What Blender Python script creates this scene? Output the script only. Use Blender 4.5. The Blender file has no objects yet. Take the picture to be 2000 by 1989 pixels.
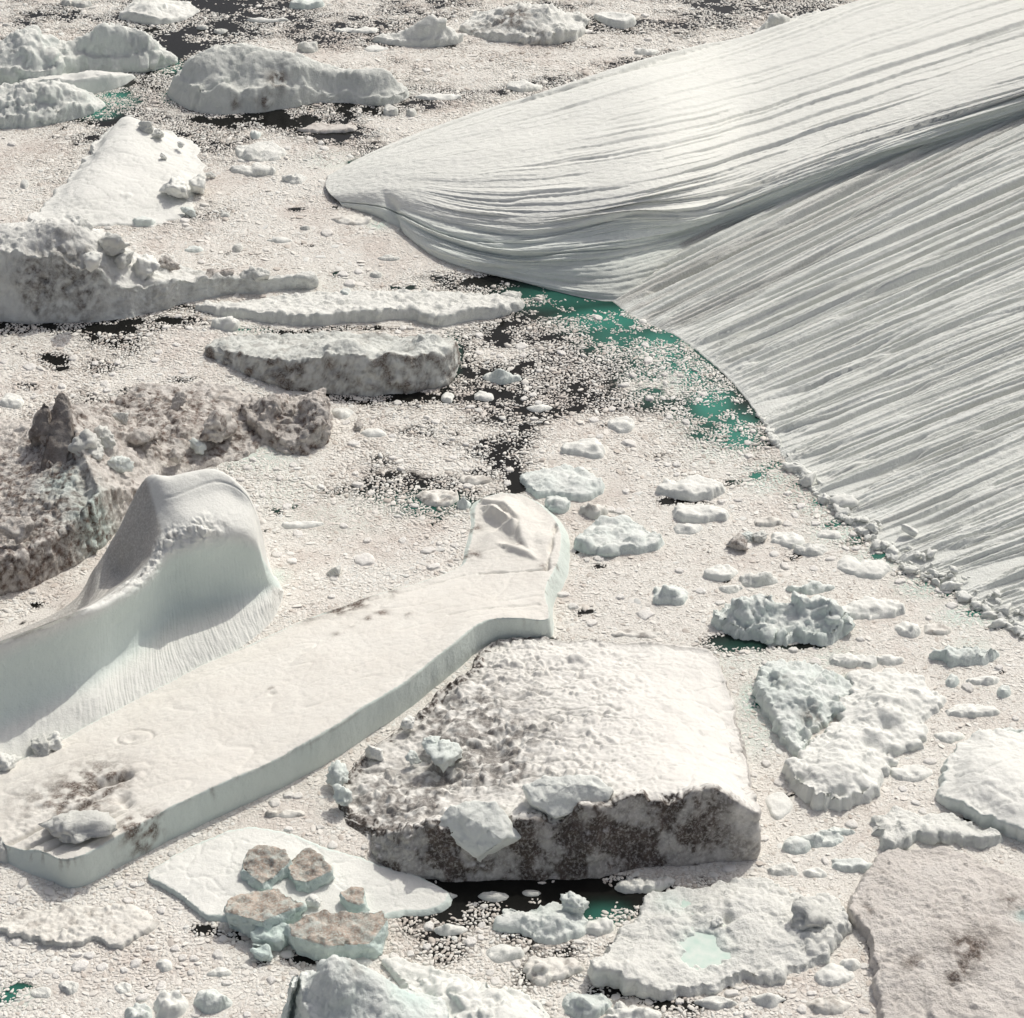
import bpy, bmesh, math, random
import numpy as np
from mathutils import Vector
from mathutils.geometry import delaunay_2d_cdt

# ------------------------------------------------------------------ camera, sky, sun, exposure
SC = bpy.context.scene
COL = SC.collection
CAMH, PITCH, FPX = 200.0, math.radians(33.0), 3989.0     # camera height (m), depression, focal length in photo pixels
PW, PH = 2000.0, 1989.0
cam_data = bpy.data.cameras.new('camera')
cam_data.sensor_fit = 'HORIZONTAL'
cam_data.sensor_width = 36.0
cam_data.lens = FPX / PW * 36.0
cam_data.clip_start, cam_data.clip_end = 1.0, 20000.0
cam = bpy.data.objects.new('camera', cam_data)
COL.objects.link(cam)
cam.location = (0, 0, CAMH)
cam.rotation_euler = (math.pi / 2 - PITCH, 0, 0)
SC.camera = cam

SUN_EL, SUN_AZ = math.radians(49.0), math.radians(33.0)   # azimuth measured from +Y (away from the camera) towards +X
world = bpy.data.worlds.new('World')
SC.world = world
world.use_nodes = True
nt = world.node_tree
sky = nt.nodes.new('ShaderNodeTexSky')
sky.sky_type = 'NISHITA'
sky.sun_disc = False
sky.sun_elevation = SUN_EL
sky.sun_rotation = SUN_AZ
sky.air_density = 0.45
sky.dust_density = 4.0
sky.ozone_density = 0.3
nt.nodes['Background'].inputs['Strength'].default_value = 0.15
hs = nt.nodes.new('ShaderNodeHueSaturation'); hs.inputs['Saturation'].default_value = 0.5      # thin bright summer haze: a pale sky
nt.links.new(sky.outputs[0], hs.inputs['Color'])
nt.links.new(hs.outputs[0], nt.nodes['Background'].inputs['Color'])

sun_data = bpy.data.lights.new('sun', 'SUN')
sun_data.energy = 2.45
sun_data.angle = math.radians(0.5)
sun_data.color = (1.0, 0.962, 0.86)
sun = bpy.data.objects.new('sun', sun_data)
COL.objects.link(sun)
sdir = Vector((math.sin(SUN_AZ) * math.cos(SUN_EL), math.cos(SUN_AZ) * math.cos(SUN_EL), math.sin(SUN_EL)))
sun.rotation_euler = sdir.to_track_quat('Z', 'Y').to_euler()
sun.location = sdir * 900

SC.view_settings.view_transform = 'Standard'
SC.view_settings.look = 'None'
SC.view_settings.exposure = -0.17
SC.view_settings.gamma = 1.0
SC.view_settings.use_curve_mapping = False
SC.cycles.max_bounces = 6
SC.cycles.diffuse_bounces = 4
SC.cycles.glossy_bounces = 2

# ------------------------------------------------------------------ helpers: photo pixel -> point of the place at a given height
CP, SP = math.cos(PITCH), math.sin(PITCH)
def P(px, py, z=0.0):
    px = np.asarray(px, float); py = np.asarray(py, float); z = np.asarray(z, float)
    a = (px - PW / 2) / FPX
    b = (PH / 2 - py) / FPX
    dx, dy, dz = a, CP + b * SP, -SP + b * CP
    t = (z - CAMH) / dz
    return np.stack(np.broadcast_arrays(dx * t, dy * t, z + 0 * t), -1)

# ------------------------------------------------------------------ noise (numpy)
_rs = np.random.RandomState(7)
_perm = np.concatenate([_rs.permutation(256)] * 2).astype(np.int32)
_g = _rs.normal(size=(256, 3)); _g /= np.linalg.norm(_g, axis=1, keepdims=True)
_g = _g.astype(np.float32) * 1.5
_wr = _rs.rand(256, 3).astype(np.float32)
def perlin(p):
    p = np.asarray(p, np.float32)
    sh = p.shape[:-1]; p = p.reshape(-1, 3)
    i = np.floor(p).astype(np.int32); f = p - i; i &= 255
    u = f * f * f * (f * (f * 6 - 15) + 10)
    out = np.zeros(len(p), np.float32)
    for cx in (0, 1):
        wx = u[:, 0] if cx else 1 - u[:, 0]
        hx = _perm[(i[:, 0] + cx) & 255]
        for cy in (0, 1):
            wy = wx * (u[:, 1] if cy else 1 - u[:, 1])
            hy = _perm[hx + ((i[:, 1] + cy) & 255)]
            for cz in (0, 1):
                w = wy * (u[:, 2] if cz else 1 - u[:, 2])
                g = _g[_perm[hy + ((i[:, 2] + cz) & 255)]]
                out += w * (g[:, 0] * (f[:, 0] - cx) + g[:, 1] * (f[:, 1] - cy) + g[:, 2] * (f[:, 2] - cz))
    return out.reshape(sh)
def fbm(p, f=1.0, octv=4, seed=0, gain=0.5):
    p = np.asarray(p, np.float32)
    s = 0; a = 1.0; off = np.array([seed * 17.3 + 3.1, seed * 9.7 + 7.7, seed * 5.1 + 1.3], np.float32)
    for o in range(octv):
        s = s + a * perlin(p * f + off)
        f *= 2.03; a *= gain; off = off + 31.7
    return s
def ridged(p, f=1.0, octv=4, seed=0):
    p = np.asarray(p, np.float32)
    s = 0; a = 0.6; off = np.array([seed * 13.3, seed * 7.7 + 2, seed * 3.1], np.float32)
    for o in range(octv):
        s = s + a * (1 - 2.2 * np.abs(perlin(p * f + off)))
        f *= 2.1; a *= 0.5; off = off + 19.1
    return s
def worley(p, f=1.0, seed=0, two=False, cell=False):
    """distance to the nearest cell point (and F2-F1; and the cell's random numbers and the offset to its point)"""
    p = np.asarray(p, np.float32); sh = p.shape[:-1]
    p = p.reshape(-1, 3) * f + np.float32(seed * 11.37 + 5)
    i = np.floor(p).astype(np.int32); fr = p - i
    d1 = np.full(len(p), 9, np.float32); d2 = d1.copy(); ids = np.zeros(len(p), np.int32); off = np.zeros((len(p), 3), np.float32)
    for ax in (-1, 0, 1):
        hx = _perm[(i[:, 0] + ax) & 255]
        for ay in (-1, 0, 1):
            hy = _perm[hx + ((i[:, 1] + ay) & 255)]
            for az in (-1, 0, 1):
                k = _perm[hy + ((i[:, 2] + az) & 255)]; r = _wr[k]
                v = fr - r - np.array([ax, ay, az], np.float32)
                d = (v * v).sum(1)
                d2 = np.minimum(d2, np.maximum(d, d1)); m = d < d1
                d1 = np.where(m, d, d1)
                if cell: ids[m] = k[m]; off[m] = v[m]
    d1 = np.sqrt(d1); d2 = np.sqrt(d2)
    if cell: return d1.reshape(sh), (d2 - d1).reshape(sh), ids.reshape(sh), off.reshape(sh + (3,))
    if two: return d1.reshape(sh), (d2 - d1).reshape(sh)
    return d1.reshape(sh)
def lumps(p, f, seed=0):
    """broken blocks of uneven size and tilt, worn at the edges, with smooth ground between them (0.35 = level)"""
    p = np.asarray(p, np.float32)
    w = p + (0.45 / f) * np.stack([fbm(p, f * 0.9, 2, seed + 51), fbm(p, f * 0.9, 2, seed + 52), fbm(p, f * 0.9, 2, seed + 53)], -1)
    d, e, k, off = worley(w, f, seed, cell=True)
    a = _wr[k, 0] ** 1.6
    tilt = (off * (_wr[(k + 77) & 255] - 0.5)).sum(-1) * 1.5
    base = (0.15 + 1.1 * a + tilt) * np.clip(e * 3.2, 0, 1) ** 0.6 * np.clip(1.15 - d * d, 0, 1)
    mk = smooth(-0.30, 0.25, fbm(p, f * 0.33, 2, seed + 55))
    return 0.35 + (base - 0.35) * (0.12 + 0.88 * mk)
def smooth(a, b, x):
    t = np.clip((np.asarray(x, float) - a) / (b - a), 0, 1)
    return t * t * (3 - 2 * t)

# ------------------------------------------------------------------ materials
def new_mat(name):
    m = bpy.data.materials.new(name); m.use_nodes = True
    n = m.node_tree.nodes; l = m.node_tree.links
    return m, n, l, n['Principled BSDF']
def mixc(n, l, fac, a, b):
    m = n.new('ShaderNodeMix'); m.data_type = 'RGBA'
    for s, v in ((0, fac), (6, a), (7, b)):
        if hasattr(v, 'is_output'): l.new(v, m.inputs[s])
        elif s == 0: m.inputs[0].default_value = v
        else: m.inputs[s].default_value = (*v, 1)
    return m.outputs[2]
def noise_node(n, l, vec, scale, detail=4, rough=0.55):
    t = n.new('ShaderNodeTexNoise'); t.inputs['Scale'].default_value = scale
    t.inputs['Detail'].default_value = detail; t.inputs['Roughness'].default_value = rough
    l.new(vec, t.inputs['Vector']); return t.outputs['Fac']
def ramp(n, l, x, a, b):
    m = n.new('ShaderNodeMapRange'); m.clamp = True
    l.new(x, m.inputs[0]); m.inputs[1].default_value = a; m.inputs[2].default_value = b
    return m.outputs[0]
def mth(n, l, op, a, b):
    m = n.new('ShaderNodeMath'); m.operation = op; m.use_clamp = False
    for k, v in enumerate((a, b)):
        if hasattr(v, 'is_output'): l.new(v, m.inputs[k])
        else: m.inputs[k].default_value = v
    return m.outputs[0]

def ice_material(name, snow, snow2, grain=1.0, rough=0.62, spec=0.25, dirtcol=(0.105, 0.082, 0.068), dscale=2.6, dlo=0.18, dhi=0.56):
    m, n, l, b = new_mat(name)
    tc = n.new('ShaderNodeNewGeometry').outputs['Position']
    big = noise_node(n, l, tc, 0.13, 5)
    fine = noise_node(n, l, tc, 1.9, 5, 0.65)
    col = mixc(n, l, ramp(n, l, big, 0.38, 0.66), snow, snow2)
    col = mixc(n, l, mth(n, l, 'MULTIPLY', ramp(n, l, fine, 0.35, 0.75), 0.35), col, tuple(c * 0.86 for c in snow2))
    blue = n.new('ShaderNodeAttribute'); blue.attribute_name = 'blue'  # clean ice tint; on some faces also the tone of their shade
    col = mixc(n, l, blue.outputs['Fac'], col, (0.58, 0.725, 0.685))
    dirt = n.new('ShaderNodeAttribute'); dirt.attribute_name = 'dirt'  # dirt; in places also shade painted into the colour
    dn = noise_node(n, l, tc, dscale, 6, 0.7)
    d2 = mth(n, l, 'MULTIPLY', dirt.outputs['Fac'], ramp(n, l, dn, dlo, dhi))
    dcol = mixc(n, l, ramp(n, l, noise_node(n, l, tc, 0.5, 3), 0.4, 0.7), dirtcol, tuple(c * 1.9 for c in dirtcol))
    col = mixc(n, l, d2, col, dcol)
    l.new(col, b.inputs['Base Color'])
    b.inputs['Roughness'].default_value = rough
    b.inputs['Specular IOR Level'].default_value = spec
    bp = n.new('ShaderNodeBump'); bp.inputs['Strength'].default_value = min(1.0, 0.75 * grain)
    bp.inputs['Distance'].default_value = 0.38
    l.new(mth(n, l, 'MULTIPLY_ADD' if False else 'ADD', noise_node(n, l, tc, 3.1, 6, 0.7), mth(n, l, 'MULTIPLY', noise_node(n, l, tc, 0.9, 4, 0.6), 1.2)), bp.inputs['Height'])
    l.new(bp.outputs[0], b.inputs['Normal'])
    return m
M_WHITE = ice_material('ice_white', (0.775, 0.775, 0.735), (0.815, 0.815, 0.775), 0.5)
M_ROUGH = ice_material('ice_rough', (0.765, 0.765, 0.725), (0.815, 0.815, 0.775), 0.9)
M_BLUE = ice_material('ice_blue', (0.70, 0.745, 0.715), (0.785, 0.80, 0.77), 0.7)
M_PINK = ice_material('ice_dusty', (0.745, 0.718, 0.665), (0.785, 0.765, 0.715), 0.45)
M_BROWN = ice_material('ice_dirty', (0.71, 0.67, 0.625), (0.78, 0.745, 0.70), 1.2, dirtcol=(0.115, 0.085, 0.07), dscale=0.8, dlo=0.34, dhi=0.6)
M_GREY = ice_material('ice_grey', (0.68, 0.68, 0.645), (0.76, 0.76, 0.72), 1.0)

def sea_material():
    m, n, l, b = new_mat('sea_water')
    tc = n.new('ShaderNodeNewGeometry').outputs['Position']
    sl = n.new('ShaderNodeAttribute'); sl.attribute_name = 'slush'
    te = n.new('ShaderNodeAttribute'); te.attribute_name = 'teal'
    deep = mixc(n, l, te.outputs['Fac'], (0.012, 0.012, 0.011), (0.05, 0.235, 0.18))
    fine = noise_node(n, l, tc, 1.3, 6, 0.7)
    cov = mth(n, l, 'ADD', sl.outputs['Fac'], mth(n, l, 'MULTIPLY', mth(n, l, 'SUBTRACT', fine, 0.5), 1.1))
    cov = ramp(n, l, cov, 0.42, 0.66)
    slushcol = mixc(n, l, mth(n, l, 'MULTIPLY', ramp(n, l, noise_node(n, l, tc, 3.7, 5, 0.7), 0.28, 0.50), ramp(n, l, sl.outputs['Fac'], 0.15, 0.8)), (0.50, 0.455, 0.41), (0.80, 0.775, 0.725))
    slushcol = mixc(n, l, mth(n, l, 'MULTIPLY', ramp(n, l, noise_node(n, l, tc, 0.045, 6, 0.68), 0.50, 0.68), 0.55), slushcol, (0.56, 0.475, 0.425))
    slushcol = mixc(n, l, mth(n, l, 'MULTIPLY', te.outputs['Fac'], 0.6), slushcol, (0.42, 0.66, 0.58))
    wv = n.new('ShaderNodeVectorMath'); wv.operation = 'ADD'; nz = n.new('ShaderNodeTexNoise'); nz.inputs['Scale'].default_value = 0.8; l.new(tc, nz.inputs['Vector'])
    l.new(tc, wv.inputs[0]); l.new(nz.outputs['Color'], wv.inputs[1])
    crk = mth(n, l, 'MULTIPLY', ramp(n, l, noise_node(n, l, tc, 0.35, 5, 0.7), 0.46, 0.66), mth(n, l, 'SUBTRACT', 1.0, mth(n, l, 'MULTIPLY', sl.outputs['Fac'], 0.35)))
    for sc, wd in ((0.45, 0.05), (1.3, 0.07)):
        vo = n.new('ShaderNodeTexVoronoi'); vo.feature = 'DISTANCE_TO_EDGE'; vo.inputs['Scale'].default_value = sc; l.new(wv.outputs[0], vo.inputs['Vector'])
        slushcol = mixc(n, l, mth(n, l, 'MULTIPLY', ramp(n, l, vo.outputs['Distance'], wd, 0.0), crk), slushcol, (0.20, 0.17, 0.15))
    l.new(mixc(n, l, cov, deep, slushcol), b.inputs['Base Color'])
    r = n.new('ShaderNodeMapRange'); l.new(cov, r.inputs[0]); r.inputs[3].default_value = 0.12; r.inputs[4].default_value = 0.75
    l.new(r.outputs[0], b.inputs['Roughness'])
    b.inputs['Specular IOR Level'].default_value = 0.06
    bp = n.new('ShaderNodeBump'); bp.inputs['Strength'].default_value = 0.7; bp.inputs['Distance'].default_value = 0.3
    l.new(mth(n, l, 'MULTIPLY', noise_node(n, l, tc, 2.4, 5, 0.65), mth(n, l, 'ADD', cov, 0.12)), bp.inputs['Height'])
    l.new(bp.outputs[0], b.inputs['Normal'])
    return m
def brash_material():
    m, n, l, b = new_mat('brash_ice_pieces')
    tc = n.new('ShaderNodeNewGeometry').outputs['Position']
    a = n.new('ShaderNodeAttribute'); a.attribute_type = 'INSTANCER'; a.attribute_name = 'tint'
    col = mixc(n, l, ramp(n, l, a.outputs['Fac'], 0.0, 0.35), (0.56, 0.51, 0.46), (0.79, 0.765, 0.715))
    col = mixc(n, l, ramp(n, l, a.outputs['Fac'], 0.7, 1.0), col, (0.79, 0.79, 0.755))
    col = mixc(n, l, mth(n, l, 'MULTIPLY', ramp(n, l, noise_node(n, l, tc, 0.045, 6, 0.68), 0.50, 0.68), 0.5), col, (0.58, 0.495, 0.445))
    col = mixc(n, l, mth(n, l, 'MULTIPLY', ramp(n, l, noise_node(n, l, tc, 2.2, 4, 0.7), 0.45, 0.75), 0.25), col, (0.52, 0.48, 0.43))
    l.new(col, b.inputs['Base Color'])
    b.inputs['Roughness'].default_value = 0.6; b.inputs['Specular IOR Level'].default_value = 0.25
    return m
M_SEA, M_BRASH = sea_material(), brash_material()

# ------------------------------------------------------------------ mesh building
def grid_normals(G, closed):
    """G[rings, samples, 3]; closed in the second axis"""
    dv = np.gradient(G, axis=0)
    if closed: du = (np.roll(G, -1, 1) - np.roll(G, 1, 1)) * 0.5
    else: du = np.gradient(G, axis=1)
    N = np.cross(du, dv)
    return N / (np.linalg.norm(N, axis=-1, keepdims=True) + 1e-9)
def grid_mesh(name, G, closed, attrs, mat, flip=False):
    R, S = G.shape[:2]
    me = bpy.data.meshes.new(name)
    me.vertices.add(R * S)
    me.vertices.foreach_set('co', G.reshape(-1).astype(np.float32))
    ids = np.arange(R * S).reshape(R, S)
    if closed: a = ids[:-1]; b = np.roll(ids, -1, 1)[:-1]; c = np.roll(ids, -1, 1)[1:]; d = ids[1:]
    else: a = ids[:-1, :-1]; b = ids[:-1, 1:]; c = ids[1:, 1:]; d = ids[1:, :-1]
    q = np.stack([a, b, c, d] if not flip else [d, c, b, a], -1).reshape(-1, 4)
    me.loops.add(q.size); me.loops.foreach_set('vertex_index', q.reshape(-1).astype(np.int32))
    me.polygons.add(len(q))
    me.polygons.foreach_set('loop_start', (np.arange(len(q)) * 4).astype(np.int32))
    me.polygons.foreach_set('use_smooth', np.ones(len(q), bool))
    for k, v in attrs.items():
        at = me.attributes.new(k, 'FLOAT', 'POINT')
        at.data.foreach_set('value', np.clip(np.asarray(v, np.float32), 0, 1).reshape(-1))
    me.update(calc_edges=True)
    me.materials.append(mat)
    return me
def fill_poly(mask, poly, x0, y0, cell):
    ys = ((poly[:, 1] - y0) / cell); xs = ((poly[:, 0] - x0) / cell)
    H, Wd = mask.shape
    for r in range(max(0, int(ys.min())), min(H, int(ys.max()) + 2)):
        yc = r + 0.5; y1, y2 = ys, np.roll(ys, -1); x1, x2 = xs, np.roll(xs, -1)
        c = ((y1 <= yc) & (y2 > yc)) | ((y2 <= yc) & (y1 > yc))
        if not c.any(): continue
        xi = np.sort(x1[c] + (yc - y1[c]) / (y2[c] - y1[c]) * (x2[c] - x1[c]))
        for a, b in zip(xi[::2], xi[1::2]):
            mask[r, max(0, int(a)):max(0, int(b) + 1)] = True
def tri_mesh(name, G, tri, attrs, mat):
    me = bpy.data.meshes.new(name)
    me.vertices.add(len(G)); me.vertices.foreach_set('co', G.reshape(-1).astype(np.float32))
    me.loops.add(tri.size); me.loops.foreach_set('vertex_index', tri.reshape(-1).astype(np.int32))
    me.polygons.add(len(tri)); me.polygons.foreach_set('loop_start', (np.arange(len(tri)) * 3).astype(np.int32))
    me.polygons.foreach_set('use_smooth', np.ones(len(tri), bool))
    for k, v in attrs.items():
        at = me.attributes.new(k, 'FLOAT', 'POINT')
        at.data.foreach_set('value', np.clip(np.asarray(v, np.float32), 0, 1).reshape(-1))
    me.update(calc_edges=True); me.materials.append(mat)
    return me
def link(name, me, label=None, cat=None, group=None, kind=None, parent=None, loc=None):
    o = bpy.data.objects.new(name, me); COL.objects.link(o)
    if parent: o.parent = parent
    if label: o['label'] = label
    if cat: o['category'] = cat
    if group: o['group'] = group
    if kind: o['kind'] = kind
    if loc is not None: o.location = loc
    return o
def recenter(me_pts):
    c = me_pts.reshape(-1, 3).mean(0); c[2] = 0
    return c

def catmull(pts, n, closed):
    """pts[k, d] -> n samples evenly spread by xy arc length"""
    pts = np.asarray(pts, float); K = len(pts)
    seg = K if closed else K - 1
    u = np.linspace(0, seg, seg * 24, endpoint=not closed)
    i = np.minimum(u.astype(int), seg - 1); t = (u - i)[:, None]
    def g(j): return pts[j % K] if closed else pts[np.clip(j, 0, K - 1)]
    p0, p1, p2, p3 = g(i - 1), g(i), g(i + 1), g(i + 2)
    q = 0.5 * (2 * p1 + (p2 - p0) * t + (2 * p0 - 5 * p1 + 4 * p2 - p3) * t ** 2 + (3 * p1 - p0 - 3 * p2 + p3) * t ** 3)
    qq = np.vstack([q, q[:1]]) if closed else q
    s = np.concatenate([[0], np.cumsum(np.linalg.norm(np.diff(qq[:, :2], axis=0), axis=1))])
    ss = np.linspace(0, s[-1], n, endpoint=not closed)
    return np.stack([np.interp(ss, s, qq[:, k]) for k in range(qq.shape[1])], 1), s[-1]
def tps(xy, z, lam=0.02):
    """thin-plate spline through scattered heights"""
    xy = np.asarray(xy, float); sc = np.ptp(xy, axis=0).max() + 1e-6; c = xy.mean(0); X = (xy - c) / sc
    def phi(r2): return 0.5 * r2 * np.log(r2 + 1e-12)
    n = len(X); A = np.zeros((n + 3, n + 3)); r2 = ((X[:, None] - X[None]) ** 2).sum(-1)
    A[:n, :n] = phi(r2) + lam * 0.01 * np.eye(n); A[:n, n] = 1; A[:n, n + 1:] = X; A[n, :n] = 1; A[n + 1:, :n] = X.T
    w = np.linalg.solve(A, np.concatenate([np.asarray(z, float), np.zeros(3)]))
    def f(q):
        Q = (q.reshape(-1, 2) - c) / sc; out = np.empty(len(Q))
        for s in range(0, len(Q), 40000):
            qq = Q[s:s + 40000]; r = ((qq[:, None] - X[None]) ** 2).sum(-1)
            out[s:s + 40000] = phi(r) @ w[:n] + w[n] + qq @ w[n + 1:]
        return out.reshape(q.shape[:-1])
    return f

WATERLINES = []          # outlines of everything afloat: no brash ice is scattered inside them
class Ctx: pass

def berg(name, label, cat, outline, tops=(), spine=None, mat=None, res=None, h=1.0, w=0.6, jitter=0.6, jf=0.12,
         rough=(0.35, 0.25), detail=(0.12, 1.1), lump=None, ridges=(), dirt=None, blue=None, group=None, nc=None,
         sink=1.2, cliff_noise=None, sharp=0.0, feature=None, seed=None, under=0.0, topmin=0.15, block=True, crust=None, hvar=0.25, crk=0.16):
    """An ice body: waterline outline [(px, py, edge height, inset)], cliff up to the edge, then a top surface through the
    given summit points [(px, py, z)]; roughened by noise."""
    if seed is None: seed = sum(ord(c) * (k + 1) for k, c in enumerate(label)) % 97
    ol = []
    for v in outline:
        hh = v[2] if len(v) > 2 else h
        ww = v[3] if len(v) > 3 else w
        p = P(v[0], v[1]); ol.append((p[0], p[1], hh, ww))
    ol = np.array(ol)
    area = 0.5 * np.sum(ol[:, 0] * np.roll(ol[:, 1], -1) - np.roll(ol[:, 0], -1) * ol[:, 1])
    if area < 0: ol = ol[::-1].copy()
    cy = ol[:, 1].mean()
    if res is None: res = 0.26 + 0.0007 * max(cy - 200, 0)
    per = np.sum(np.linalg.norm(np.diff(np.vstack([ol, ol[:1]])[:, :2], axis=0), axis=1))
    S = int(np.clip(per / res, 36, 1500))
    O, per = catmull(ol, S, True)
    # jag the waterline
    tan = np.roll(O[:, :2], -1, 0) - np.roll(O[:, :2], 1, 0); tan /= np.linalg.norm(tan, axis=1, keepdims=True) + 1e-9
    nin = np.stack([-tan[:, 1], tan[:, 0]], 1)
    q3 = np.column_stack([O[:, :2], np.full(S, seed * 3.3)])
    O[:, :2] += nin * (jitter * fbm(q3, jf, 5, seed, 0.6))[:, None]
    O[:, 2] = np.maximum(O[:, 2] * (1 + hvar * fbm(q3, jf * 1.5, 3, seed + 5)), 0.1)
    WATERLINES.append((O[:, :2].copy(), block))
    # spine
    if spine is None: T = np.repeat(O[:, :2].mean(0)[None], S, 0)
    else:
        sp = np.array([P(a[0], a[1])[:2] for a in spine])
        best = np.full(S, 1e18); T = np.zeros((S, 2))
        for a, b in zip(sp[:-1], sp[1:]):
            t = np.clip(((O[:, :2] - a) @ (b - a)) / ((b - a) @ (b - a)), 0, 1)
            c = a + t[:, None] * (b - a); d = ((O[:, :2] - c) ** 2).sum(1)
            m = d < best; best[m] = d[m]; T[m] = c[m]
        k = max(3, S // 24); ker = np.hanning(2 * k + 1); ker /= ker.sum()
        Tp = np.vstack([T[-k:], T, T[:k]]); T = np.stack([np.convolve(Tp[:, j], ker, 'valid') for j in (0, 1)], 1)
    dist = np.linalg.norm(T - O[:, :2], axis=1)
    tov = (T - O[:, :2]) / (dist[:, None] + 1e-6)
    inset = np.minimum(O[:, 3], dist * 0.6)
    edge = O[:, :2] + tov * inset[:, None]
    hm = O[:, 2].max()
    if nc is None: nc = int(np.clip(hm / res * 0.8, 3, 60))
    rings, reg, cc = [], [], []
    for j in range(nc + 1):
        c = j / nc; zz = -sink + (O[:, 2] + sink) * c
        fr = np.clip(zz / np.maximum(O[:, 2], 0.1), -0.6, 1)
        off = inset * np.sign(fr) * np.abs(fr) ** (1 + sharp) + under * np.sin(np.clip(fr, 0, 1) * math.pi) * -1
        rings.append(np.column_stack([O[:, :2] + tov * off[:, None], zz])); reg.append(np.zeros(S)); cc.append(np.full(S, c))
    pts = [P(*t) for t in tops]
    cxy = [p[:2] for p in pts]; cz = [p[2] for p in pts]
    ei = np.linspace(0, S, min(S, 36), endpoint=False).astype(int)
    f = tps(np.vstack([edge[ei]] + ([np.array(cxy)] if cxy else [])), np.concatenate([O[ei, 2], cz]))
    # triangulate the top inside the edge
    lo, hi = edge.min(0) - res, edge.max(0) + res
    ny, nx = int((hi[1] - lo[1]) / (res * 0.87)) + 1, int((hi[0] - lo[0]) / res) + 1
    gx, gy = np.meshgrid(np.arange(nx) * res + lo[0], np.arange(ny) * res * 0.87 + lo[1])
    gx = gx + (np.arange(ny)[:, None] % 2) * res * 0.5
    rs_ = np.random.RandomState(seed); gx = gx + rs_.uniform(-.2, .2, gx.shape) * res; gy = gy + rs_.uniform(-.2, .2, gy.shape) * res
    cell = res * 0.5; mk = np.zeros((int((hi[1] - lo[1]) / cell) + 4, int((hi[0] - lo[0]) / cell) + 4), bool)
    fill_poly(mk, edge, lo[0] - cell, lo[1] - cell, cell)
    gp = np.column_stack([gx.ravel(), gy.ravel()])
    ok = mk[np.clip(((gp[:, 1] - lo[1] + cell) / cell).astype(int), 0, mk.shape[0] - 1), np.clip(((gp[:, 0] - lo[0] + cell) / cell).astype(int), 0, mk.shape[1] - 1)]
    gp = gp[ok]
    def edge_dist(q):
        out = np.empty(len(q)); e2 = edge[::max(1, S // 500)]
        for a in range(0, len(q), 8000):
            out[a:a + 8000] = np.sqrt(((q[a:a + 8000, None] - e2[None]) ** 2).sum(-1).min(1))
        return out
    gp = gp[edge_dist(gp) > res * 0.55]
    vin = [Vector(v) for v in edge.tolist()] + [Vector(v) for v in gp.tolist()]
    vo, _, fo, ov, _, _ = delaunay_2d_cdt(vin, [(a, (a + 1) % S) for a in range(S)], [], 1, 1e-5)
    XY = np.array([v[:] for v in vo])
    onb = np.array([min(o_) if o_ else 10 ** 9 for o_ in ov]); isb = onb < S
    DE = edge_dist(XY)
    Z = f(XY)
    bl = smooth(0, min(3.5, 0.35 * dist.max()), DE)
    ne = np.array([0] * len(XY))
    e2 = edge[::max(1, S // 500)]; o2 = O[::max(1, S // 500), 2]; zed = np.empty(len(XY))
    for a in range(0, len(XY), 8000):
        zed[a:a + 8000] = o2[((XY[a:a + 8000, None] - e2[None]) ** 2).sum(-1).argmin(1)]
    Z = zed * (1 - bl) + Z * bl
    for rd in ridges:
        rp = np.array([P(*v[:3]) for v in rd['pts']])
        best = np.full(Z.shape, -1e9)
        for a, b in zip(rp[:-1], rp[1:]):
            ab = b[:2] - a[:2]; L2 = ab @ ab
            t = np.clip(((XY - a[:2]) @ ab) / L2, 0, 1)
            c = a[:2] + t[..., None] * ab; v = XY - c
            d = np.linalg.norm(v, axis=-1); side = ab[0] * v[..., 1] - ab[1] * v[..., 0]
            d = np.maximum(d - rd.get('flat', 0), 0)
            wob = 1 + 0.35 * fbm(np.column_stack([XY, 0 * d]), 0.15, 3, seed + 3)
            s = np.where(side > 0, rd['sl'], rd['sr']) * wob
            best = np.maximum(best, a[2] + t * (b[2] - a[2]) - s * d)
        k = rd.get('k', 0.6)
        dlt = np.clip(0.5 + 0.5 * (Z - best) / k, 0, 1)
        Z = best * (1 - dlt) + Z * dlt + k * dlt * (1 - dlt)
    Z = np.maximum(Z, topmin)
    # assemble: cliff rings, then the top
    R = len(rings); CG = np.array(rings).reshape(-1, 3); nC = len(CG)
    remap = np.where(isb, (R - 1) * S + np.where(isb, onb, 0), 0)
    free = ~isb; remap[free] = nC + np.arange(free.sum())
    G = np.vstack([CG, np.column_stack([XY[free], Z[free]])])
    REG = np.concatenate([np.zeros(nC), np.ones(free.sum())])
    CC = np.concatenate([np.array(cc).reshape(-1), np.ones(free.sum())])
    DEF = np.concatenate([np.zeros(nC), DE[free]])
    ids = np.arange(R * S).reshape(R, S); rr = np.roll(ids, -1, 1)
    q = np.stack([ids[:-1], rr[:-1], rr[1:], ids[1:]], -1).reshape(-1, 4)
    tri = np.vstack([q[:, [0, 1, 2]], q[:, [0, 2, 3]], remap[np.array([t_[:3] for t_ in fo])]])
    def vnormals(G):
        fn = np.cross(G[tri[:, 1]] - G[tri[:, 0]], G[tri[:, 2]] - G[tri[:, 0]])
        N = np.stack([sum(np.bincount(tri[:, k], fn[:, c], len(G)) for k in range(3)) for c in range(3)], -1)
        return N / (np.linalg.norm(N, axis=1, keepdims=True) + 1e-9)
    N = vnormals(G)
    fade = smooth(-0.3, 0.5, G[..., 2])
    ra = np.where(REG > 0, rough[0], rough[0] if cliff_noise is None else cliff_noise[0])
    D = ra * fbm(G, rough[1], 4, seed)
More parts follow.
